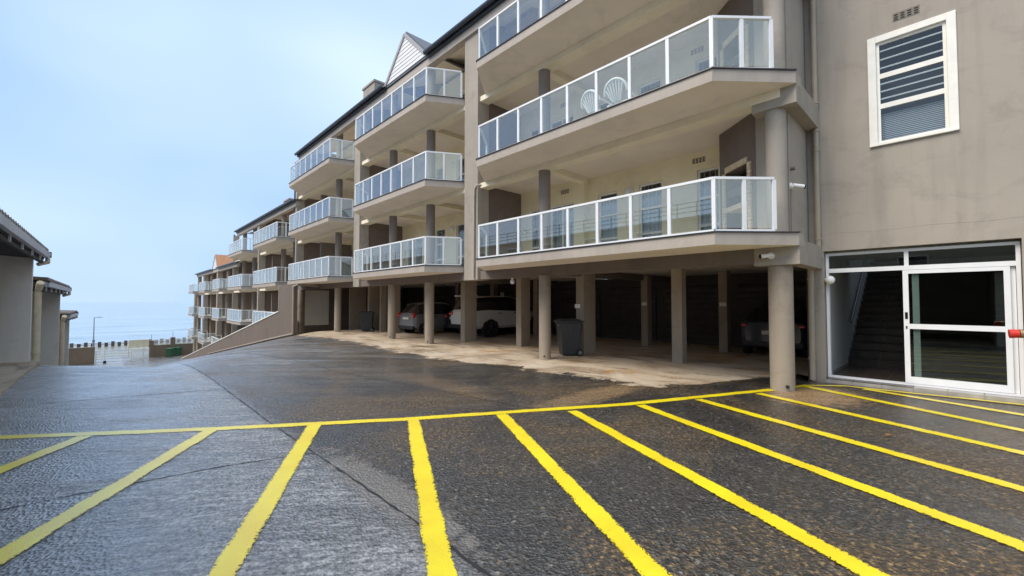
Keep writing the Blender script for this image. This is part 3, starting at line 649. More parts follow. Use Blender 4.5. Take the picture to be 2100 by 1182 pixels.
for y in (3.0, 5.7, 8.4, 11.1, 13.8, 16.8, 19.8, 22.8, 25.5):
    m = MB(); yy0, yy1 = y, y + 2.3
    prof = [(15.99, -0.3)] + [(15.99 - 0.03 - (0.02 if i % 2 else 0), -0.25 + i * 0.1) for i in range(25)] + [(15.99, 2.2)]
    m.vprism(prof, 'y', yy0, yy1); d = m.obj('garage_door', 'roller', B)
for x, y, z in ((13.99, 7.82, 1.5), (13.99, 5.12, 1.5), (10.345, 8.0, 1.45)):
    m = MB(); m.box(x - 0.008, x - 0.001, y - 0.1, y + 0.1, z - 0.06, z + 0.06); m.obj('bay_plate', 'plate', B)
m = MB(); m.box(15.93, 15.948, 17.45, 17.75, 0.9, 2.1); m.obj('door_light', 'white_panel', B)

# ramp-side retaining wall with white coping
RW = thing('retaining_wall', 'sloping brown retaining wall with white coping beside the ramp, below the balconies', 'wall', (7.5, 50, -4))
m = MB(); poly = [(25.2, -1.2), (25.2, 2.56), (28.1, 2.56), (28.1, 0.95), (73.5, -6.27), (78, -6.8), (78.0, -9), (50, -6.5)]
m.vprism(poly, 'x', 7.38, 7.56); m.obj('wall_face', 'retaining_brown', RW)
m = MB(); m.vprism([(28.11, 0.955), (28.11, 1.02), (73.5, -6.20), (73.5, -6.265)], 'x', 7.34, 7.60); m.obj('coping', 'white_paint', RW)
m = MB(); m.vprism([(28.06, 1.03), (28.13, 1.03), (28.13, 2.55), (28.06, 2.55)], 'x', 7.36, 7.58); m.obj('corner_trim', 'taupe_pale', RW)
m = MB(); pts = [(7.30, y, gz(7.30, y) + 0.12) for y in (25.1, 27, 30, 34, 40, 46, 52)]; m.tube(pts, 0.045, 8); m.obj('drain_pipe', 'pipe_taupe', RW)
m = MB(); m.tube([(7.32, 25.14, gz(7.3, 25) + 0.12), (7.32, 25.14, 2.4), (7.5, 25.1, 2.5), (8.6, 25.1, 2.45)], 0.05, 10); m.obj('downpipe', 'pipe_taupe', RW)
m = MB(); m.tube([(8.5, 28.35, -0.35), (8.5, 28.35, 0.35), (8.45, 28.1, 0.38), (8.45, 28.0, -0.35)], 0.04, 8); m.obj('downpipe', 'pipe_taupe', B)

# downpipes on the facade
def downpipe(pts, r=0.05, mat='pipe_taupe', clips=()):
    m = MB(); m.tube(pts, r, 12); o = m.obj('downpipe', mat, B)
    for (x, y, z) in clips:
        c = MB(); c.cyl((x, y, z - 0.02), (x, y, z + 0.02), r * 1.22, r * 1.22, 14); c.obj('pipe_collar', mat, o)
downpipe([(8.7, 10.5, 5.35), (8.56, 10.66, 5.36), (8.5, 10.72, 5.25), (8.5, 10.74, 4.9), (8.5, 10.76, 2.35)], 0.035, 'taupe_pale')
downpipe([(8.6, 29.5, 2.6), (8.6, 29.5, 10.6)], 0.06, 'gutter_dark'); downpipe([(8.6, 47.9, -5), (8.6, 47.9, 8.0)], 0.06, 'gutter_dark')
downpipe([(10.33, 1.93, 14), (10.33, 1.93, 2.42), (10.30, 2.06, 2.36), (10.30, 2.06, 0.02)], 0.052, 'pipe_taupe',
         [(10.33, 1.93, z) for z in (8.4, 5.62, 5.05, 4.65, 2.85, 2.5)] + [(10.30, 2.06, z) for z in (2.05, 0.45)])

# roofs
def roof(y0, y1, ze, gaps=()):
    x0 = 8.42; slope = math.tan(R(20)); xr = 14.5
    m = MB(); m.vprism([(x0, ze), (x0, ze + 0.14), (xr, ze + 0.14 + slope * (xr - x0)), (xr, ze + slope * (xr - x0))], 'y', y0, y1)
    r = m.obj('roof', 'roof_sheet', B)
    m = MB(); m.vprism([(x0 + 0.06, ze - 0.012), (x0 + 0.06, ze - 0.003), (12.9, ze - 0.003 + slope * (12.9 - x0 - 0.06)), (12.9, ze - 0.012 + slope * (12.9 - x0 - 0.06))], 'y', y0 + 0.05, y1 - 0.05); m.obj('soffit', 'soffit', r)
    m = MB(); m.box(x0 + 0.05, x0 + 0.30, y0 + 0.02, y1 - 0.02, ze - 0.30, ze - 0.015); m.obj('eaves_beam', 'taupe_pale', r)
    ys = [y0] + [v for ga in gaps for v in ga] + [y1]
    for a, b in zip(ys[0::2], ys[1::2]):
        m = MB(); prof = [(x0 - 0.13 + 0.075 * math.cos(t), ze + 0.10 + 0.085 * math.sin(t)) for t in [math.pi + math.pi * i / 8 for i in range(9)]]
        prof = prof + [(x0 - 0.045, ze + 0.125), (x0 - 0.06, ze + 0.125)] + [(x0 - 0.13 + 0.062 * math.cos(t), ze + 0.10 + 0.072 * math.sin(t)) for t in [2 * math.pi - math.pi * i / 8 for i in range(9)]] + [(x0 - 0.205, ze + 0.125)]
        m.vprism(prof, 'y', a, b); m.obj('gutter', 'gutter_dark', r)
        m = MB(); m.box(x0 - 0.05, x0 + 0.045, a + 0.02, b - 0.02, ze - 0.06, ze + 0.14); m.obj('fascia', 'gutter_dark', r)
    return r
rA = roof(1.0, 28.5, 10.72, [(13.45, 16.75)])
roof(28.9, 46.0, 7.95); roof(45.6, 70.4, 5.12, [(55.0, 58.2)])
# back roof slopes and gable walls so the blocks are closed
for y0, y1, ze in ((1.0, 28.5, 10.72), (28.9, 46.0, 7.95), (45.6, 70.4, 5.12)):
    zr = ze + math.tan(R(20)) * (14.5 - 8.42)
    m = MB(); m.vprism([(14.5, zr), (14.5, zr + 0.14), (20.5, ze + 0.14), (20.5, ze)], 'y', y0, y1); m.obj('roof', 'roof_sheet', B)
    m = MB(); m.vprism([(9.2, ze), (14.5, zr - 0.05), (19.8, ze)], 'y', y1 - 0.25, y1 - 0.05); m.obj('gable_wall', 'taupe', B)
    m = MB(); m.box(11.3, 19.8, y1 - 0.3, y1 - 0.06, -8 if y1 > 30 else 2.5, ze); m.obj('gable_wall', 'taupe', B)
def gable(ya, yb, z0, zap, nb, tile):
    yc = (ya + yb) / 2; x = 8.40
    m = MB(); m.vprism([(ya, z0), (yc, zap), (yb, z0)], 'x', x + 0.03, x + 0.1); o = m.obj('gable', 'board_white', B)
    h = (zap - z0) / nb
    for i in range(nb):
        za = z0 + i * h + 0.002; zb = z0 + (i + 1) * h - 0.004
        f0 = (za - z0) / (zap - z0); f1 = (zb - z0) / (zap - z0)
        m = MB(); a0, b0 = ya + (yc - ya) * f0, yb + (yc - yb) * f0; a1, b1 = ya + (yc - ya) * f1, yb + (yc - yb) * f1
        v = [(x, a0, za), (x, b0, za), (x + 0.014, b1, zb), (x + 0.014, a1, zb), (x + 0.029, a0, za), (x + 0.029, b0, za), (x + 0.029, b1, zb), (x + 0.029, a1, zb)]
        m.add(v, [(0, 1, 2, 3), (4, 5, 6, 7), (0, 1, 5, 4), (3, 2, 6, 7), (0, 4, 7, 3), (1, 5, 6, 2)]); m.obj('gable_board', 'board_white', o)
    for yy in (ya, yb):
        d = Vector((yc - yy, zap - z0)).normalized(); n = Vector((-d.y, d.x)) * (1 if yy < yc else -1)
        p0 = Vector((yy, z0)) - d * 0.08; p1 = Vector((yc, zap)) + d * 0.04
        m = MB(); m.vprism([tuple(p0), tuple(p1), tuple(p1 + n * 0.13), tuple(p0 + n * 0.13)], 'x', x - 0.035, x + 0.2); m.obj('bargeboard', 'barge_grey', o)
        m = MB(); m.vprism([tuple(p0 + n * 0.135), tuple(p1 + n * 0.135), tuple(p1 + n * 0.19), tuple(p0 + n * 0.19)], 'x', x + 0.0, x + 3.5); m.obj('gable_roof', tile, o)
gable(13.6, 16.65, 10.82, 12.25, 9, 'roof_sheet'); gable(55.1, 58.1, 5.2, 6.6, 6, 'tile_orange')
for x, y, z0, z1, mt in ((9.4, 19.9, 10.9, 12.6, 'taupe'), (9.6, 34.3, 8.0, 9.2, 'chimney_brown'), (9.8, 9.4, 11, 14.2, 'chimney_brown')):
    m = MB(); m.box(x, x + 0.9, y, y + 1.3, z0, z1); c = m.obj('chimney', mt, B)
    m = MB(); m.box(x - 0.05, x + 0.95, y - 0.05, y + 1.35, z1, z1 + 0.1); m.obj('chimney_cap', mt, c)

# ---- entrance block (wall facing the yard)
XW = 10.4; m = MB()
wall_pieces(m, True, XW, XW + 0.25, -9, 2.095, -0.3, 15, [(-0.70, 1.86, -0.3, 2.6), (-0.07, 1.10, 4.55, 6.58)])
m.obj('entrance_wall', 'taupe', B)
# bathroom window with thick white surround
w = MB(); ya, yb, za, zb = -0.07, 1.10, 4.55, 6.58
for a in ((XW - 0.03, XW + 0.1, ya - 0.0, ya + 0.12, za, zb), (XW - 0.03, XW + 0.1, yb - 0.12, yb, za, zb), (XW - 0.03, XW + 0.1, ya + 0.12, yb - 0.12, zb - 0.12, zb), (XW - 0.045, XW + 0.1, ya + 0.0, yb, za - 0.05, za - 0.001)): w.box(*a)
win = w.obj('window', 'white_paint', B, 0.006)
w = MB(); f0, f1 = ya + 0.121, yb - 0.121; zz = [za, za + 0.70, za + 1.27, zb - 0.121]
for i in range(3):
    a, b = zz[i], zz[i + 1]; t = 0.045
    w.box(XW + 0.02, XW + 0.07, f0, f0 + t, a, b); w.box(XW + 0.02, XW + 0.07, f1 - t, f1, a, b); w.box(XW + 0.02, XW + 0.07, f0 + t, f1 - t, a, a + t); w.box(XW + 0.02, XW + 0.07, f0 + t, f1 - t, b - t, b)
    p = MB(); p.box(XW + 0.04, XW + 0.046, f0 + t, f1 - t, a + t, b - t); p.obj('pane', 'window_glass', win)
    if i:
        for j in range(3):
            q = MB(); zq = a + t + (b - a - 2 * t) * (j + 0.75) / 3.4; q.box(XW + 0.055, XW + 0.067, f0 + t, f1 - t, zq - 0.013, zq + 0.013); q.obj('burglar_bar', 'white_paint', win)
w.obj('sash_frame', 'white_paint', win)
q = MB()
for j in range(16): q.box(XW + 0.14, XW + 0.155, f0, f1, za + 0.05 + j * 0.034, za + 0.07 + j * 0.034)
q.obj('blind', 'blind', win)
q = MB(); q.box(XW + 0.5, XW + 0.55, ya - 0.5, yb + 0.5, za - 0.5, zb + 0.5); q.obj('room_wall', 'garage_inner', win)
air_vent(XW, 0.55, 6.83, 'vent_taupe', 4, 0.36)
# thin paint ridge across the wall
m = MB(); m.tube([(XW, y, 2.93 + 0.012 * math.sin(y * 5) + 0.006 * math.sin(y * 17)) for y in [2.0 - i * 0.2 for i in range(20)]], 0.003, 5); m.obj('plaster_ridge', 'taupe', B)
# step and floor tiles
m = MB(); m.box(10.28, 10.53, -2.5, 1.86, -0.2, 0.066); st = m.obj('entrance_step', 'grout', B)
for i in range(9):
    y = 1.85 - i * 0.42
    m = MB(); m.box(10.282, 10.52, y - 0.415, y - 0.006, 0.0665, 0.078); m.obj('tile', 'step_tile' if i > 2 else 'dark_tile', st)
    m = MB(); m.box(10.268, 10.2795, y - 0.415, y - 0.006, 0.004, 0.07); m.obj('tile', 'step_tile', st)
# sliding door and transom
XD = 10.53; D = MB(); t = 0.05; yL, yR = 1.85, -0.69
D.box(XD, XD + 0.1, yL - t, yL, 0.08, 2.56); D.box(XD, XD + 0.1, yR, yR + t, 0.08, 2.56); D.box(XD, XD + 0.1, yR + t, yL - t, 2.51, 2.56); D.box(XD, XD + 0.1, yR + t, yL - t, 0.08, 0.115)
D.box(XD, XD + 0.1, yR + t, yL - t, 2.17, 2.25); D.box(XD + 0.01, XD + 0.09, 0.62, 0.68, 2.25, 2.51)
DF = D.obj('sliding_door', 'white_alu', B)
for a, b in ((yR + t, 0.62), (0.68, yL - t)):
    m = MB(); m.box(XD + 0.045, XD + 0.053, a, b, 2.25, 2.51); m.obj('transom_pane', 'door_glass', DF)
def leaf(x, y0, y1, w0, w1):
    m = MB(); m.box(x, x + 0.04, y0, y0 + w0, 0.12, 2.165); m.box(x, x + 0.04, y1 - w1, y1, 0.12, 2.165); m.box(x, x + 0.04, y0 + w0, y1 - w1, 0.12, 0.24); m.box(x, x + 0.04, y0 + w0, y1 - w1, 2.10, 2.165)
    m.box(x + 0.004, x + 0.036, y0 + w0, y1 - w1, 1.10, 1.19)
    o = m.obj('door_leaf', 'white_alu', DF); g_ = MB(); g_.box(x + 0.016, x + 0.024, y0 + w0, y1 - w1, 0.24, 1.10); g_.box(x + 0.016, x + 0.024, y0 + w0, y1 - w1, 1.19, 2.10); g_.obj('door_pane', 'door_glass', o); return o
l1 = leaf(XD - 0.005, -0.575, 0.705, 0.07, 0.075); leaf(XD + 0.052, -0.635, 0.585, 0.06, 0.09)
m = MB(); m.box(XD - 0.014, XD - 0.0055, 0.648, 0.686, 1.28, 1.40); m.obj('door_handle', 'lens_black', l1)
m = MB(); m.box(XD - 0.012, XD - 0.0055, 0.658, 0.678, 1.10, 1.15); m.obj('keyhole', 'lens_black', l1)
# lobby with stairs
m = MB(); m.box(10.655, 18, 1.86, 2.0, 0.0, 7.0); m.box(10.655, 18, -1.7, -1.55, 0, 7.0); m.obj('lobby_wall', 'lobby_wall', B)
m = MB(); m.box(17.8, 18.0, -1.55, 1.86, 0, 7); m.obj('lobby_wall', 'garage_inner', B)
m = MB(); m.box(10.656, 13.4, -1.55, 1.86, 2.62, 2.8); m.obj('lobby_ceiling', 'lobby_wall', B)
m = MB(); m.box(10.54, 13.2, -1.55, 1.86, -0.1, 0.07); lf = m.obj('lobby_floor', 'grout', B)
for i in range(5):
    for j in range(8):
        m = MB(); x = 10.64 + i * 0.45; y = 1.855 - j * 0.43; m.box(x, min(x + 0.443, 12.74), y - 0.423, y, 0.0705, 0.079); m.obj('tile', 'dark_tile', lf)
sx0 = 12.75
m = MB(); m.vprism([(sx0 + 0.02, 0.0)] + [p for i in range(16) for p in ((sx0 + 0.02 + i * 0.27, 0.07 + i * 0.17), (sx0 + 0.02 + i * 0.27, 0.065 + (i + 1) * 0.17))] + [(17.1, 2.78), (17.1, 0)], 'y', -1.5, 1.855)
sc_ = m.obj('staircase', 'grout', B)
for i in range(15):
    for j in range(6):
        y = 1.85 - j * 0.56; x = sx0 + i * 0.27; z = 0.08 + i * 0.17
        m = MB(); m.box(x, x + 0.018, y - 0.553, y, z + 0.004, z + 0.150); m.box(x - 0.012, x + 0.268, y - 0.553, y, z + 0.157, z + 0.17); m.obj('tile', 'dark_tile', sc_)
sk = MB()
for i in range(12):
    x = sx0 + i * 0.27; z = 0.08 + i * 0.17
    sk.box(x - 0.03, x + 0.0, 1.845, 1.858, z, z + 0.24); sk.box(x, x + 0.24, 1.845, 1.858, z + 0.17, z + 0.24)
sk.box(10.66, sx0 - 0.03, 1.845, 1.858, 0.08, 0.15); sk.obj('skirting', 'step_tile', sc_)
m = MB(); m.tube([(sx0 + 0.1, 1.79, 1.1), (sx0 + 4, 1.79, 3.55)], 0.025, 10); m.obj('stair_handrail', 'steel_grey', sc_)

# ------------------------------------------------------------------ fittings on the walls
def globe_lamp(p, d, r, label):
    o = thing('globe_lamp', label, 'lamp', p, 'white globe lamps')
    q = Vector(p); e = q + Vector(d) * r * 0.9
    m = MB(); m.cyl(q, e, r * 0.55, r * 0.5, 16); m.obj('lamp_base', 'white_paint', o)
    m = MB(); m.sphere(q + Vector(d) * r * 1.7, r, 18, 12); m.obj('lamp_globe', 'opal', o)
globe_lamp((10.50, 1.88, 2.02), (-0.6, -0.8, 0), 0.085, 'white globe lamp on the jamb beside the glass entrance door')
globe_lamp((8.75, 9.2, 2.30), (0, 0, -1), 0.07, 'white globe lamp under the garage beam beside the white car')
def cctv(p, wall_n, aim, label):
    o = thing('security_camera', label, 'camera', p, 'white bullet security cameras')
    q = Vector(p); n = Vector(wall_n); a = Vector(aim).normalized()
    m = MB(); m.cyl(q, q + n * 0.035, 0.062, 0.058, 20); m.obj('mount', 'camera_white', o)
    j = q + n * 0.075; m = MB(); m.cyl(q + n * 0.03, j, 0.02, 0.02, 10); m.sphere(j, 0.028, 10, 8); m.obj('arm', 'camera_white', o)
    m = MB(); m.cyl(j - a * 0.03, j + a * 0.15, 0.036, 0.036, 18); b = m.obj('camera_body', 'camera_white', o)
    m = MB(); m.cyl(j + a * 0.148, j + a * 0.17, 0.038, 0.038, 18); m.cyl(j + a * 0.171, j + a * 0.175, 0.025, 0.025, 14); m.obj('camera_lens', 'lens_black', b)
    return o
c1 = cctv((9.07, 2.099, 3.72), (0, -1, 0), (0.35, -0.5, -0.12), 'white bullet security camera on the end wall above the balcony slab')
m = MB(); m.tube([(9.07, 2.09, 3.66), (9.06, 2.092, 3.3), (9.055, 2.094, 2.80)], 0.005, 5); m.obj('cable', 'steel_grey', c1)
cctv((8.655, 2.32, 2.42), (-1, 0, 0), (-0.5, 0.75, -0.1), 'white bullet security camera on the beam over the round corner column')
o = MB(); o.cyl((9.12, 2.098, 4.05), (9.12, 2.03, 4.05), 0.03, 0.035, 12); tag(o.obj('wall_sensor', 'steel_grey'), 'small grey sensor on the end wall above the security camera', 'sensor')

# ------------------------------------------------------------------ hydrant by the entrance
H = thing('fire_hydrant', 'brass fire hydrant outlet with a red cap beside the glass entrance door', 'hydrant', (8.92, -0.78, 0))
m = MB(); m.cyl((8.92, -0.78, -0.02), (8.92, -0.78, 0.62), 0.055, 0.05, 18); m.obj('standpipe', 'brass', H)
m = MB(); m.cyl((8.92, -0.78, 0.60), (8.92, -0.78, 1.26), 0.085, 0.08, 20); m.obj('valve_body', 'red_paint', H)
m = MB(); m.cyl((8.92, -0.78, 1.26), (8.92, -0.78, 1.40), 0.03, 0.03, 12); m.cyl((8.92, -0.78, 1.36), (8.92, -0.78, 1.385), 0.10, 0.10, 20); m.obj('hand_wheel', 'brass', H)
m = MB(); m.cyl((8.9, -0.74, 1.17), (8.853, -0.55, 1.165), 0.05, 0.05, 18); m.cyl((8.862, -0.58, 1.166), (8.8535, -0.543, 1.165), 0.058, 0.058, 18); m.obj('outlet', 'brass', H)
m = MB(); m.cyl((8.853, -0.541, 1.165), (8.84, -0.455, 1.16), 0.056, 0.060, 20); m.obj('cap', 'red_paint', H)

# ------------------------------------------------------------------ wheelie bins
def make_bin(name, label, loc, rz, mat, group=None):
    o = thing(name, label, 'bin', loc, group, world_parts=False); o.rotation_euler = (0, 0, rz)
    def taper(mb, z0, z1, w0, d0, w1, d1, y0=0, y1=0):
        v = [(sx_ * w / 2, yy + sy_ * d / 2, z) for z, w, d, yy in ((z0, w0, d0, y0), (z1, w1, d1, y1)) for sx_, sy_ in ((-1, -1), (1, -1), (1, 1), (-1, 1))]
        mb.add(v, [(3, 2, 1, 0), (4, 5, 6, 7), (0, 1, 5, 4), (1, 2, 6, 5), (2, 3, 7, 6), (3, 0, 4, 7)])
    m = MB(); taper(m, 0.03, 0.97, 0.44, 0.50, 0.56, 0.66, 0.02, 0.0); m.obj('body', mat, o, 0.025)
    m = MB(); taper(m, 0.93, 0.985, 0.59, 0.69, 0.60, 0.70); m.obj('rim', mat, o, 0.012)
    m = MB(); taper(m, 0.99, 1.03, 0.60, 0.74, 0.59, 0.73, -0.02, -0.02); taper(m, 1.03, 1.065, 0.56, 0.66, 0.42, 0.50, -0.01, 0.0); m.obj('lid', mat, o, 0.012)
    m = MB(); m.box(-0.06, 0.06, -0.405, -0.385, 0.985, 1.02); m.obj('lid_grip', 'steel_grey', o)
    m = MB(); m.tube([(-0.24, 0.34, 1.0), (-0.24, 0.40, 1.0), (0.24, 0.40, 1.0), (0.24, 0.34, 1.0)], 0.016, 8); m.obj('handle', mat, o)
    for sx_ in (-1, 1):
        for yy in (-0.1, 0.1):
            m = MB(); v0 = 0.225; m.add([(sx_ * 0.226, yy - 0.015, 0.08), (sx_ * 0.226, yy + 0.015, 0.08), (sx_ * 0.286, yy + 0.015, 0.93), (sx_ * 0.286, yy - 0.015, 0.93), (sx_ * 0.206, yy - 0.015, 0.08), (sx_ * 0.206, yy + 0.015, 0.08), (sx_ * 0.266, yy + 0.015, 0.93), (sx_ * 0.266, yy - 0.015, 0.93)],
                                        [(0, 1, 2, 3), (0, 3, 7, 4), (1, 5, 6, 2), (3, 2, 6, 7), (0, 4, 5, 1)]); m.obj('rib', mat, o)
        m = MB(); m.cyl((sx_ * 0.23, 0.27, 0.1), (sx_ * 0.285, 0.27, 0.1), 0.1, 0.1, 20); w = m.obj('wheel', 'rubber', o)
        m = MB(); m.cyl((sx_ * 0.2851, 0.27, 0.1), (sx_ * 0.289, 0.27, 0.1), 0.055, 0.055, 14); m.obj('hub', 'steel_grey', w)
    m = MB(); m.cyl((-0.23, 0.27, 0.1), (0.23, 0.27, 0.1), 0.012, 0.012, 8); m.obj('axle', 'steel_grey', o)
    m = MB(); m.box(0.06, 0.12, -0.334, -0.331, 0.88, 0.905); m.obj('sticker', 'plate', o)
    return o
make_bin('wheelie_bin', 'black wheelie bin beside the round column, in front of the empty parking bays', (9.88, 7.98, gz(9.9, 8) + 0.006), R(-125), 'bin_black', 'wheelie bins')
make_bin('wheelie_bin', 'black wheelie bin in the garage between the white wall panel and the grey hatchback', (9.95, 21.7, gz(9.9, 21.7) + 0.006), R(-120), 'bin_black', 'wheelie bins')
for i, (x, y) in enumerate(((6.75, 81.4), (7.75, 82.4))):
    make_bin('wheelie_bin', ('green wheelie bin by the boundary wall, the one closer to the white gate', 'green wheelie bin by the boundary wall, the one farther from the white gate')[i], (x, y, gz(x, y)), R(160), 'bin_green', 'wheelie bins').scale = (1.25, 1.25, 1.25)

# ------------------------------------------------------------------ cars
def make_car(name, label, loc, rz, st, cab, length, wheel_x, wr, track, mats, tail, plate_z, spoiler=None, rim='rim'):
    """st: stations (x, zbottom, zbelt, ztop, half width, half roof width); x=0 rear, facing +x. cab: station indices with glass on the sides"""
    o = thing(name, label, 'car', loc, 'cars parked in the garage', world_parts=False); o.rotation_euler = (0, 0, rz)
    rings = []
    for (x, zb, zl, zt, w, wt) in st:
        half = [(0.0, zb), (w * 0.86, zb), (w * 0.97, zb + 0.1), (w, zb + (zl - zb) * 0.45), (w * 0.985, zb + (zl - zb) * 0.75), (w * 0.95, zl), (wt, zt - 0.045), (wt * 0.88, zt - 0.008), (0.0, zt + 0.012)]
        rings.append([(x, y, z) for y, z in half] + [(x, -y, z) for y, z in half[-2:0:-1]])
    nr = len(rings[0]); body = MB(); gl = MB(); V = [p for r in rings for p in r]
    bf = []; gs = {}
    for i in range(len(rings) - 1):
        for j in range(nr):
            q = (i * nr + j, i * nr + (j + 1) % nr, (i + 1) * nr + (j + 1) % nr, (i + 1) * nr + j)
            is_side = j in (5, nr - 6); is_top = j in (6, 7, nr - 8, nr - 7)
            kind = cab.get(i, '')
            if 't' in kind and (is_top or is_side): gs.setdefault('rear_window' if i < len(rings) / 2 - 1 else 'windscreen', []).append(q)
            elif 's' in kind and is_side: gs.setdefault('side_window' + str(j), []).append(q)
            else: bf.append(q)
    body.add(V, bf, 0, True); body.add(V, [list(range(nr))[::-1], list(range((len(rings) - 1) * nr, len(rings) * nr))], 0, False)
    b = body.obj('body', mats[0], o)
    md = b.modifiers.new('edge', 'EDGE_SPLIT'); md.split_angle = R(38)
    for kx, qs in gs.items():
        ids = sorted({a for q in qs for a in q}); mp_ = {a: n_ for n_, a in enumerate(ids)}
        gl = MB(); gl.add([V[a] for a in ids], [tuple(mp_[a] for a in q) for q in qs], 0, True); gl.obj(kx.rstrip('0123456789'), 'car_glass', o)
    hw = st[2][4]
    for wx in wheel_x:
        for s in (-1, 1):
            m = MB(); m.cyl((wx, s * (hw - 0.14), wr), (wx, s * (hw + 0.004), wr), wr * 1.16, wr * 1.16, 26); m.obj('wheel_arch', 'rubber', b)
            m = MB(); m.cyl((wx, s * (hw - 0.2), wr), (wx, s * (hw + 0.015), wr), wr, wr, 28); w = m.obj('wheel', 'rubber', o)
            m = MB()
            for k in range(5):
                a = 2 * math.pi * k / 5 + 0.3; c_, s_ = math.cos(a), math.sin(a)
                m.cyl((wx + c_ * 0.04, s * (hw + 0.02), wr + s_ * 0.04), (wx + c_ * wr * 0.62, s * (hw + 0.02), wr + s_ * wr * 0.62), 0.028, 0.02, 8)
            m.cyl((wx, s * (hw + 0.012), wr), (wx, s * (hw + 0.026), wr), 0.055, 0.05, 14); m.obj('rim', rim, w)
    for s in (-1, 1):
        y0, y1, z0, z1 = tail
        m = MB(); m.box(-0.03, 0.10, s * y0 if s > 0 else -y1, s * y1 if s > 0 else -y0, z0, z1); t = m.obj('tail_light', 'red_lens', o, 0.02)
        m = MB(); m.box(-0.034, 0.0, s * (y0 + 0.03) if s > 0 else -(y1 - 0.03), s * (y1 - 0.03) if s > 0 else -(y0 + 0.03), z0 + (z1 - z0) * 0.30, z0 + (z1 - z0) * 0.45); m.obj('lens', 'clear_lens', t)
        m = MB(); m.box(length * 0.56, length * 0.59, s * (hw + 0.02) if s > 0 else -(hw + 0.17), s * (hw + 0.17) if s > 0 else -(hw + 0.02), 0.95, 1.08); m.obj('mirror', mats[0], o, 0.02)
        for hx in (0.30, 0.50):
            m = MB(); y_ = s * (hw - 0.012); m.box(length * hx, length * hx + 0.17, min(y_, y_ + s * 0.03), max(y_, y_ + s * 0.03), st[2][2] - 0.12, st[2][2] - 0.085); m.obj('door_handle', mats[1], o)
    m = MB(); m.box(-0.035, 0.02, -0.26, 0.26, plate_z, plate_z + 0.115); m.obj('number_plate', 'plate', o)
    m = MB(); m.box(-0.05, 0.25, -hw + 0.08, hw - 0.08, st[0][1] - 0.10, st[0][1] + 0.06); m.obj('bumper', mats[1], o, 0.03)
    if spoiler:
        m = MB(); m.box(*spoiler); m.obj('spoiler', mats[0], o, 0.015)
    return o
hatch_st = [(0.0, 0.33, 0.86, 0.93, 0.66, 0.58), (0.06, 0.26, 0.92, 1.02, 0.74, 0.60), (0.16, 0.24, 0.95, 1.20, 0.79, 0.57), (0.34, 0.22, 0.96, 1.46, 0.80, 0.56), (0.75, 0.20, 0.96, 1.52, 0.80, 0.57), (1.7, 0.20, 0.94, 1.53, 0.80, 0.58), (2.2, 0.20, 0.92, 1.46, 0.80, 0.56), (2.75, 0.22, 0.92, 1.02, 0.80, 0.62), (3.3, 0.24, 0.86, 0.92, 0.78, 0.62), (3.58, 0.30, 0.66, 0.72, 0.68, 0.5)]
make_car('hatchback', 'small grey hatchback with red tail lights parked in the garage', (10.6, 18.75, gz(10.8, 18.7) + 0.006), R(0), hatch_st, {1: 't', 2: 't', 3: 's', 4: 's', 5: 's', 6: 't'}, 3.58, (0.62, 2.95), 0.29, 1.4, ('car_grey', 'bin_black'), (0.60, 0.76, 0.80, 1.02), 0.70)
suv_st = [(0.0, 0.50, 1.05, 1.12, 0.78, 0.70), (0.08, 0.42, 1.12, 1.22, 0.88, 0.72), (0.20, 0.40, 1.16, 1.50, 0.93, 0.70), (0.36, 0.38, 1.18, 1.78, 0.94, 0.68), (0.9, 0.38, 1.20, 1.82, 0.94, 0.69), (2.2, 0.38, 1.15, 1.83, 0.94, 0.70), (2.8, 0.38, 1.12, 1.74, 0.94, 0.68), (3.5, 0.38, 1.10, 1.20, 0.94, 0.74), (4.3, 0.40, 1.02, 1.10, 0.92, 0.74), (4.75, 0.5, 0.85, 0.92, 0.8, 0.6)]
make_car('sport_utility_car', 'large white sport utility car with dark wheels parked behind the rectangular piers', (11.35, 15.25, gz(12, 15) + 0.006), R(0), suv_st, {1: 't', 2: 't', 3: 's', 4: 's', 5: 's', 6: 't'}, 4.75, (0.95, 3.75), 0.40, 1.6, ('car_white', 'rubber'), (0.60, 0.90, 0.98, 1.10), 0.95, (0.10, 0.42, -0.66, 0.66, 1.80, 1.86), 'dark_rim')
sed_st = [(0.0, 0.36, 0.90, 0.97, 0.72, 0.64), (0.08, 0.28, 0.96, 1.03, 0.82, 0.68), (0.55, 0.24, 0.98, 1.06, 0.87, 0.64), (1.15, 0.22, 0.97, 1.40, 0.88, 0.60), (1.7, 0.22, 0.96, 1.45, 0.88, 0.60), (2.5, 0.22, 0.94, 1.42, 0.88, 0.60), (3.2, 0.22, 0.93, 1.02, 0.88, 0.68), (4.1, 0.26, 0.84, 0.90, 0.85, 0.68), (4.5, 0.34, 0.66, 0.72, 0.74, 0.55)]
make_car('sedan', 'dark sedan parked between the grey hatchback and the white car', (12.3, 17.2, gz(12, 17) + 0.006), R(0), sed_st, {2: 't', 3: 's', 4: 's', 5: 't'}, 4.5, (0.85, 3.55), 0.31, 1.5, ('car_dark', 'bin_black'), (0.55, 0.82, 0.78, 0.92), 0.7).scale = (1, 0.86, 1)
make_car('sedan', 'dark sedan at the back of the garage behind the round corner column', (13.9, 3.75, 0.006), R(0), sed_st, {2: 't', 3: 's', 4: 's', 5: 't'}, 4.5, (0.85, 3.55), 0.31, 1.5, ('car_navy', 'bin_black'), (0.66, 0.82, 0.84, 0.92), 0.62).scale = (0.5, 1, 1)

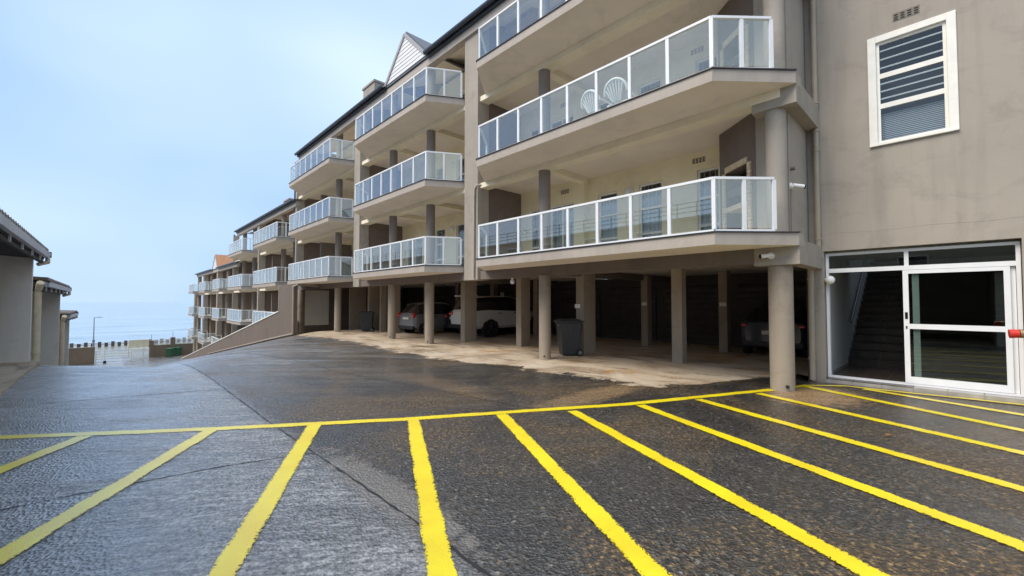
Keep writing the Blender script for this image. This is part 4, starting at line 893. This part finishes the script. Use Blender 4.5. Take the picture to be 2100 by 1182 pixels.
# ------------------------------------------------------------------ plastic chairs on the balcony
def chair(loc, rz, label):
    o = thing('plastic_chair', label, 'chair', loc, 'white plastic balcony chairs', world_parts=False); o.rotation_euler = (0, 0, rz)
    m = MB(); m.box(-0.24, 0.24, -0.22, 0.24, 0.40, 0.43); m.obj('seat', 'plastic_white', o, 0.01)
    for x in (-0.22, 0.22):
        for y in (-0.21, 0.23):
            m = MB(); m.cyl((x * 1.15, y * 1.12, 0), (x, y, 0.41), 0.022, 0.028, 8); m.obj('leg', 'plastic_white', o)
        m = MB(); m.tube([(x * 1.1, 0.20, 0.41), (x * 1.15, 0.22, 0.64), (x * 1.15, -0.22, 0.66), (x * 1.05, -0.27, 0.60)], 0.022, 8); m.obj('armrest', 'plastic_white', o)
    bk = MB(); n = 18; pts = []
    for i in range(n + 1):
        a = math.pi * i / n; pts.append((-0.27 * math.cos(a) * (1.0), -0.27 - 0.10 * math.sin(a), 0.62 + 0.27 * math.sin(a)))
    for p, q in zip(pts[:-1], pts[1:]): bk.cyl(p, q, 0.034, 0.034, 8)
    f = bk.obj('backrest', 'plastic_white', o)
    for i in range(7):
        a = math.pi * (i + 1.5) / 10; t = MB(); t.cyl((-0.12 * math.cos(a), -0.235, 0.44), (-0.26 * math.cos(a), -0.27 - 0.09 * math.sin(a), 0.61 + 0.25 * math.sin(a)), 0.014, 0.024, 6); t.obj('slat', 'plastic_white', f)
chair((8.38, 5.2, lev(2) + 0.001), R(-84), 'white plastic chair on the second balcony, closer to the corner post')
chair((8.42, 5.85, lev(2) + 0.001), R(-97), 'white plastic chair on the second balcony, closer to the round column')

# ------------------------------------------------------------------ carports on the left
def carport(y0, y1, zg, zt, label, dividers, xb=-7.5, group='stepped carports'):
    o = thing('carport', label, 'carport', (-1.5, y1, zg), group)
    for yd in dividers:
        m = MB(); k_ = math.tan(R(3.5)); m.vprism([(xb, zg - 1.6), (-1.48, zg - 1.6), (-1.48, zt + 0.098 + k_ * 0.18), (xb, zt + 0.098 + k_ * (-1.30 - xb))], 'y', yd, yd + 0.22); m.obj('dividing_wall', 'grey_wall', o)
    m = MB(); m.box(xb - 0.2, xb, y0, y1, zg - 1.5, zt + 0.6); m.obj('back_wall', 'grey_wall', o)
    m = MB(); m.box(xb, -1.30, y0, y1, zg - 1.6, zg + 0.03); m.obj('floor_slab', 'stained_concrete', o)
    m = MB(); sl = math.tan(R(3.5)); xe = -1.30; n = int((y1 - y0) / 0.032); v = []; amp = 0.05; per = 0.26
    ze = zt + 0.30
    for i in range(n + 1):
        y = y0 - 0.0 + (y1 + 0.22 - y0) * i / n; h = amp * math.cos(2 * math.pi * y / per); h = h if h > -0.4 * amp else -0.4 * amp
        for x in (-1.22, -4.6, xb - 0.3):
            z = ze + 0.05 + sl * (xe - x) + h; v += [(x, y, z), (x, y, z - 0.022)]
    f = []
    for i in range(n):
        a = i * 6; b = a + 6
        for s in range(2):
            f.append((a + 2 * s, a + 2 * s + 2, b + 2 * s + 2, b + 2 * s)); f.append((a + 2 * s + 1, b + 2 * s + 1, b + 2 * s + 3, a + 2 * s + 3))
        f.append((a, b, b + 1, a + 1))
    f += [(0, 1, 3, 2), (2, 3, 5, 4), (n * 6, n * 6 + 2, n * 6 + 3, n * 6 + 1), (n * 6 + 2, n * 6 + 4, n * 6 + 5, n * 6 + 3)]
    m.add(v, f, 0, True); r = m.obj('tile_roof', 'tile_grey', o)
    m = MB(); m.vprism([(xe, ze - 0.20), (xe, ze - 0.05), (xb - 0.2, ze - 0.05 + sl * (xe - xb)), (xb - 0.2, ze - 0.20 + sl * (xe - xb))], 'y', y0 + 0.02, y1 + 0.15); m.obj('roof_deck', 'roof_under', o)
    m = MB(); m.box(xe - 0.07, xe - 0.005, y0 + 0.03, y1 + 0.10, zt + 0.0, ze - 0.22); m.obj('eaves_beam', 'timber_dark', o)
    y = y0 + 0.4
    while y < y1:
        m = MB(); m.box(xe - 0.004, xe + 0.03, y - 0.03, y + 0.03, zt + 0.02, zt + 0.14); m.obj('bracket', 'gutter_grey', o); y += 1.5
    m = MB(); prof = [(xe + 0.012, ze - 0.16), (xe + 0.10, ze - 0.16), (xe + 0.125, ze - 0.03), (xe + 0.112, ze - 0.03), (xe + 0.09, ze - 0.147), (xe + 0.024, ze - 0.147), (xe + 0.024, ze - 0.03), (xe + 0.012, ze - 0.03)]
    m.vprism(prof, 'y', y0, y1 + 0.18); m.obj('gutter', 'gutter_grey', o)
    m = MB(); m.vprism([(xe + 0.13, ze - 0.14), (xe + 0.13, ze + 0.02), (xe - 0.25, ze + 0.10), (xe - 0.25, ze - 0.06)], 'y', y1 + 0.221, y1 + 0.25); m.obj('verge_board', 'timber_dark', o)
    m = MB(); m.tube([(xe + 0.07, y1 + 0.12, ze - 0.17), (xe + 0.07, y1 + 0.10, ze - 0.27), (xe - 0.08, y1 + 0.06, ze - 0.33), (-1.40, y1 + 0.04, ze - 0.34)], 0.05, 12); m.obj('gutter_outlet', 'pipe_cream', o)
    return o
def cport_pipe(par, y, z0, z1):
    m = MB(); m.tube([(-1.35, y - 0.25, z1 + 0.12), (-1.38, y - 0.12, z1), (-1.41, y, z1 - 0.1), (-1.41, y, z0)], 0.075, 14); p = m.obj('downpipe', 'pipe_cream', par)
    for z in (z1 - 0.7, z0 + 0.55):
        c = MB(); c.cyl((-1.41, y, z - 0.03), (-1.41, y, z + 0.03), 0.09, 0.09, 14); c.obj('pipe_collar', 'pipe_cream', p)
cp1 = carport(-7.0, 16.85, 0.0, 2.62, 'grey carport with tiled roof at the top of the ramp, highest of the stepped row', (-7.0, -1.1, 5.4, 11.0, 16.7))
cp2 = carport(17.15, 25.75, -1.1, 1.86, 'grey carport with tiled roof in the middle of the stepped row beside the ramp', (25.6,))
cp3 = carport(26.05, 32.0, -1.85, 0.72, 'grey carport with tiled roof nearest the gate, lowest of the stepped row', (31.85,))
cport_pipe(cp2, 17.25, -0.35, 1.98); cport_pipe(cp3, 26.15, -1.4, 0.85)

# neighbouring building across the yard, seen only as a reflection in the balcony glass
NB = thing('neighbouring_building', 'tan neighbouring building with roof railing reflected in the balcony glass', 'building', (-18, 40, -3))
m = MB(); m.box(-26, -17, -6, 72, -8, 7.9); m.obj('wall', 'neighbour', NB)
m = MB(); m.box(-26.2, -16.8, -6.2, 72.2, 7.9, 8.05); m.obj('parapet', 'taupe_pale', NB)
m = MB()
for i in range(52): m.box(-16.95, -16.9, -6 + i * 1.5, -5.95 + i * 1.5, 8.05, 9.15)
for z in (8.4, 8.75, 9.1): m.box(-16.95, -16.9, -6, 71.6, z, z + 0.05)
m.obj('roof_railing', 'lamp_steel', NB)
for i in range(14):
    for z in (0.4, 3.2, 6.0):
        m = MB(); y = -4 + i * 5.3; m.box(-17.03, -16.97, y, y + 1.5, z, z + 1.4); w = m.obj('window', 'white_paint', NB)
        m = MB(); m.box(-16.968, -16.96, y + 0.08, y + 1.42, z + 0.08, z + 1.32); m.obj('pane', 'car_glass', w)

# ------------------------------------------------------------------ gate, boundary walls and promenade
GY = 79.5; GZ = gz(2, GY)
G = thing('sliding_gate', 'white steel driveway gate with horizontal rails at the foot of the ramp', 'gate', (1.5, GY, GZ))
m = MB()
for x in (-1.2, 2.35): m.box(x, x + 0.12, GY - 0.06, GY + 0.06, GZ, GZ + 1.75)
for z in (0.12, 0.55, 0.85, 1.18, 1.6): m.box(-1.08, 2.35, GY - 0.04, GY + 0.03, GZ + z, GZ + z + 0.11)
m.obj('gate_frame', 'white_paint', G)
m = MB(); m.box(-0.35, -0.22, GY - 0.3, GY - 0.1, GZ, GZ + 1.9); m.obj('gate_post', 'white_paint', G)
m = MB(); m.box(-0.42, -0.12, GY - 0.4, GY - 0.05, GZ, GZ + 0.35); m.obj('gate_motor', 'rubber', G)
m = MB()
for i in range(30): x = -1.05 + i * 0.115; m.box(x, x + 0.02, GY + 0.0305, GY + 0.05, GZ + 0.15, GZ + 1.62)
o = m.obj('gate_bars', 'white_paint', G); o['kind'] = 'stuff'
m = MB(); m.box(2.5, 4.3, GY + 0.5, GY + 0.56, GZ + 0.3, GZ + 0.38); m.box(2.5, 4.3, GY + 0.5, GY + 0.56, GZ + 1.5, GZ + 1.6); m.box(3.6, 3.75, GY + 0.49, GY + 0.57, GZ, GZ + 1.8); m.box(4.2, 4.3, GY + 0.49, GY + 0.57, GZ, GZ + 1.8)
pf = m.obj('palisade_frame', 'white_paint', G)
m = MB()
for i in range(16): x = 2.52 + i * 0.11; m.box(x, x + 0.06, GY + 0.56, GY + 0.575, GZ + 0.1, GZ + 1.7)
o = m.obj('palisade_bars', 'white_paint', pf); o['kind'] = 'stuff'
def bwall(name, label, x0, x1, y, z0, z1, pillars=(), fence=False):
    o = thing(name, label, 'wall', ((x0 + x1) / 2, y, z0))
    m = MB(); m.box(x0, x1, y, y + 0.22, z0 - 0.5, z1); m.obj('wall_panel', 'boundary_brown', o)
    m = MB(); m.box(x0 - 0.02, x1 + 0.02, y - 0.03, y + 0.25, z1, z1 + 0.06); m.obj('coping', 'taupe', o)
    for px_, hh in pillars:
        m = MB(); m.box(px_ - 0.28, px_ + 0.28, y - 0.12, y + 0.36, z0 - 0.5, z1 + hh); m.obj('pillar', 'boundary_brown', o)
        m = MB(); m.cyl((px_, y + 0.1, z1 + hh), (px_, y + 0.1, z1 + hh + 0.9), 0.03, 0.03, 6); m.obj('fence_pole', 'lamp_steel', o)
    if fence:
        m = MB(); x = x0 + 0.1
        while x < x1: m.box(x, x + 0.05, y + 0.09, y + 0.11, z1 + 0.06, z1 + 0.95); x += 0.13
        m.box(x0, x1, y + 0.11, y + 0.14, z1 + 0.25, z1 + 0.3); m.box(x0, x1, y + 0.11, y + 0.14, z1 + 0.7, z1 + 0.75)
        q = m.obj('palisade', 'white_paint', o); q['kind'] = 'stuff'
bwall('boundary_wall', 'plain brown boundary wall beside the white gate, next to the lowest carport', -9, -1.25, 79.3, GZ, GZ + 2.25)
bwall('boundary_wall', 'brown boundary wall with pillars and white palisade behind the green bins', 4.4, 22, 83.0, GZ, GZ + 1.75, ((4.7, 0.75), (7.2, 1.1), (10.6, 1.2), (14.4, 1.1)), True)
F = thing('signboard', 'cream timber board panel standing behind the white gate', 'panel', (4, 92, gz(4, 92)))
zf = -7.2 - 0.6
m = MB()
for i in range(5): m.box(2.4, 4.9, 92, 92.06, zf + 1.9 + i * 0.25, zf + 2.12 + i * 0.25)
m.obj('board', 'cream_fence', F); m = MB(); m.box(2.4, 2.5, 92.06, 92.16, zf - 1, zf + 3.1); m.box(4.8, 4.9, 92.06, 92.16, zf - 1, zf + 3.1); m.obj('post', 'cream_fence', F)
# promenade balustrade
PB = thing('promenade_balustrade', 'brown concrete post balustrade along the seafront promenade', 'balustrade', (0, 140, gz(0, 140)))
pz = gz(0, 140)
for i in range(24):
    x = -7.5 + i * 1.15; y = 140 + i * 0.1; h = 1.15 if i % 2 else 0.9
    m = MB(); m.box(x, x + 0.62, y, y + 0.5, pz - 0.2, pz + h); m.obj('post', 'post_brown', PB)
m = MB(); m.box(-8, 20, 140.2, 140.3, pz + 0.45, pz + 0.58); m.box(-8, 20, 140.2, 140.3, pz + 0.8, pz + 0.9); m.obj('rail', 'post_brown', PB)
LP = thing('street_lamp', 'slender grey street lamp on the seafront promenade', 'lamp post', (-2.3, 133, gz(-2, 133)))
lx, ly, lz = -2.35, 133, gz(-2, 133)
m = MB(); m.cyl((lx, ly, lz), (lx, ly, lz + 2.0), 0.17, 0.15, 12); m.cyl((lx, ly, lz + 2.0), (lx, ly, lz + 7.2), 0.11, 0.07, 12); m.obj('pole', 'lamp_steel', LP)
m = MB(); m.cyl((lx, ly, lz + 1.6), (lx, ly, lz + 2.2), 0.24, 0.24, 12); m.obj('pole_collar', 'lamp_steel', LP)
m = MB(); m.cyl((lx, ly, lz + 7.15), (lx + 0.8, ly, lz + 7.2), 0.05, 0.04, 8); m.box(lx + 0.5, lx + 1.3, ly - 0.12, ly + 0.12, lz + 7.12, lz + 7.26); m.obj('lamp_head', 'lamp_steel', LP)

# ------------------------------------------------------------------ photographer, seen only in the door glass
def person():
    J = [((0, 0, 0.93), .15), ((0, 0, 1.12), .145), ((0, 0, 1.32), .165), ((0, 0, 1.43), .09), ((0, 0.01, 1.50), .058), ((0, 0.02, 1.60), .095), ((0, 0.02, 1.70), .085),
         ((.09, 0, .88), .10), ((.10, .02, .48), .068), ((.11, 0, .08), .048), ((.12, .13, .04), .04),
         ((-.09, 0, .88), .10), ((-.10, .02, .48), .068), ((-.11, 0, .08), .048), ((-.12, .13, .04), .04),
         ((.18, 0, 1.38), .062), ((.26, .10, 1.18), .05), ((.14, .30, 1.38), .036), ((.08, .36, 1.44), .035),
         ((-.18, 0, 1.38), .062), ((-.26, .10, 1.18), .05), ((-.14, .30, 1.38), .036), ((-.08, .36, 1.44), .035)]
    E_ = [(0, 1), (1, 2), (2, 3), (3, 4), (4, 5), (5, 6), (0, 7), (7, 8), (8, 9), (9, 10), (0, 11), (11, 12), (12, 13), (13, 14), (2, 15), (15, 16), (16, 17), (17, 18), (2, 19), (19, 20), (20, 21), (21, 22)]
    me = bpy.data.meshes.new('person'); me.from_pydata([j[0] for j in J], E_, []); o = bpy.data.objects.new('person', me); COL.objects.link(o); me.materials.append(M['person_skin_clothes'])
    sk_ = o.modifiers.new('skin', 'SKIN'); sk_.use_smooth_shade = True
    for i, j in enumerate(J): me.skin_vertices[0].data[i].radius = (j[1], j[1]); me.skin_vertices[0].data[i].use_root = i == 0
    o.modifiers.new('sub', 'SUBSURF').levels = 2; o.modifiers['sub'].render_levels = 2
    o.location = (-0.25, -2.0, 0.0); o.rotation_euler = (0, 0, R(-80)); o.scale = (0.95, 0.95, 0.95)
    tag(o, 'person in a white shirt and dark trousers raising both hands, reflected in the entrance door', 'person')
    ph = MB(); ph.box(-0.08, 0.08, 0.385, 0.395, 1.42, 1.50); p = ph.obj('phone', 'lens_black'); p.location = o.location; p.rotation_euler = o.rotation_euler
    tag(p, 'black phone held up by the person in the white shirt', 'phone')
person()
# fallen leaf
m = MB(); m.add([(0, 0, 0.012), (0.05, 0.02, 0.02), (0.10, 0, 0.014), (0.06, -0.035, 0.028), (0.02, -0.025, 0.02)], [(0, 1, 2, 3, 4)]); lf_ = m.obj('dry_leaf', 'leaf_brown'); lf_.location = (6.65, 0.62, 0.012)
tag(lf_, 'dry brown leaf lying on a yellow parking line', 'leaf')
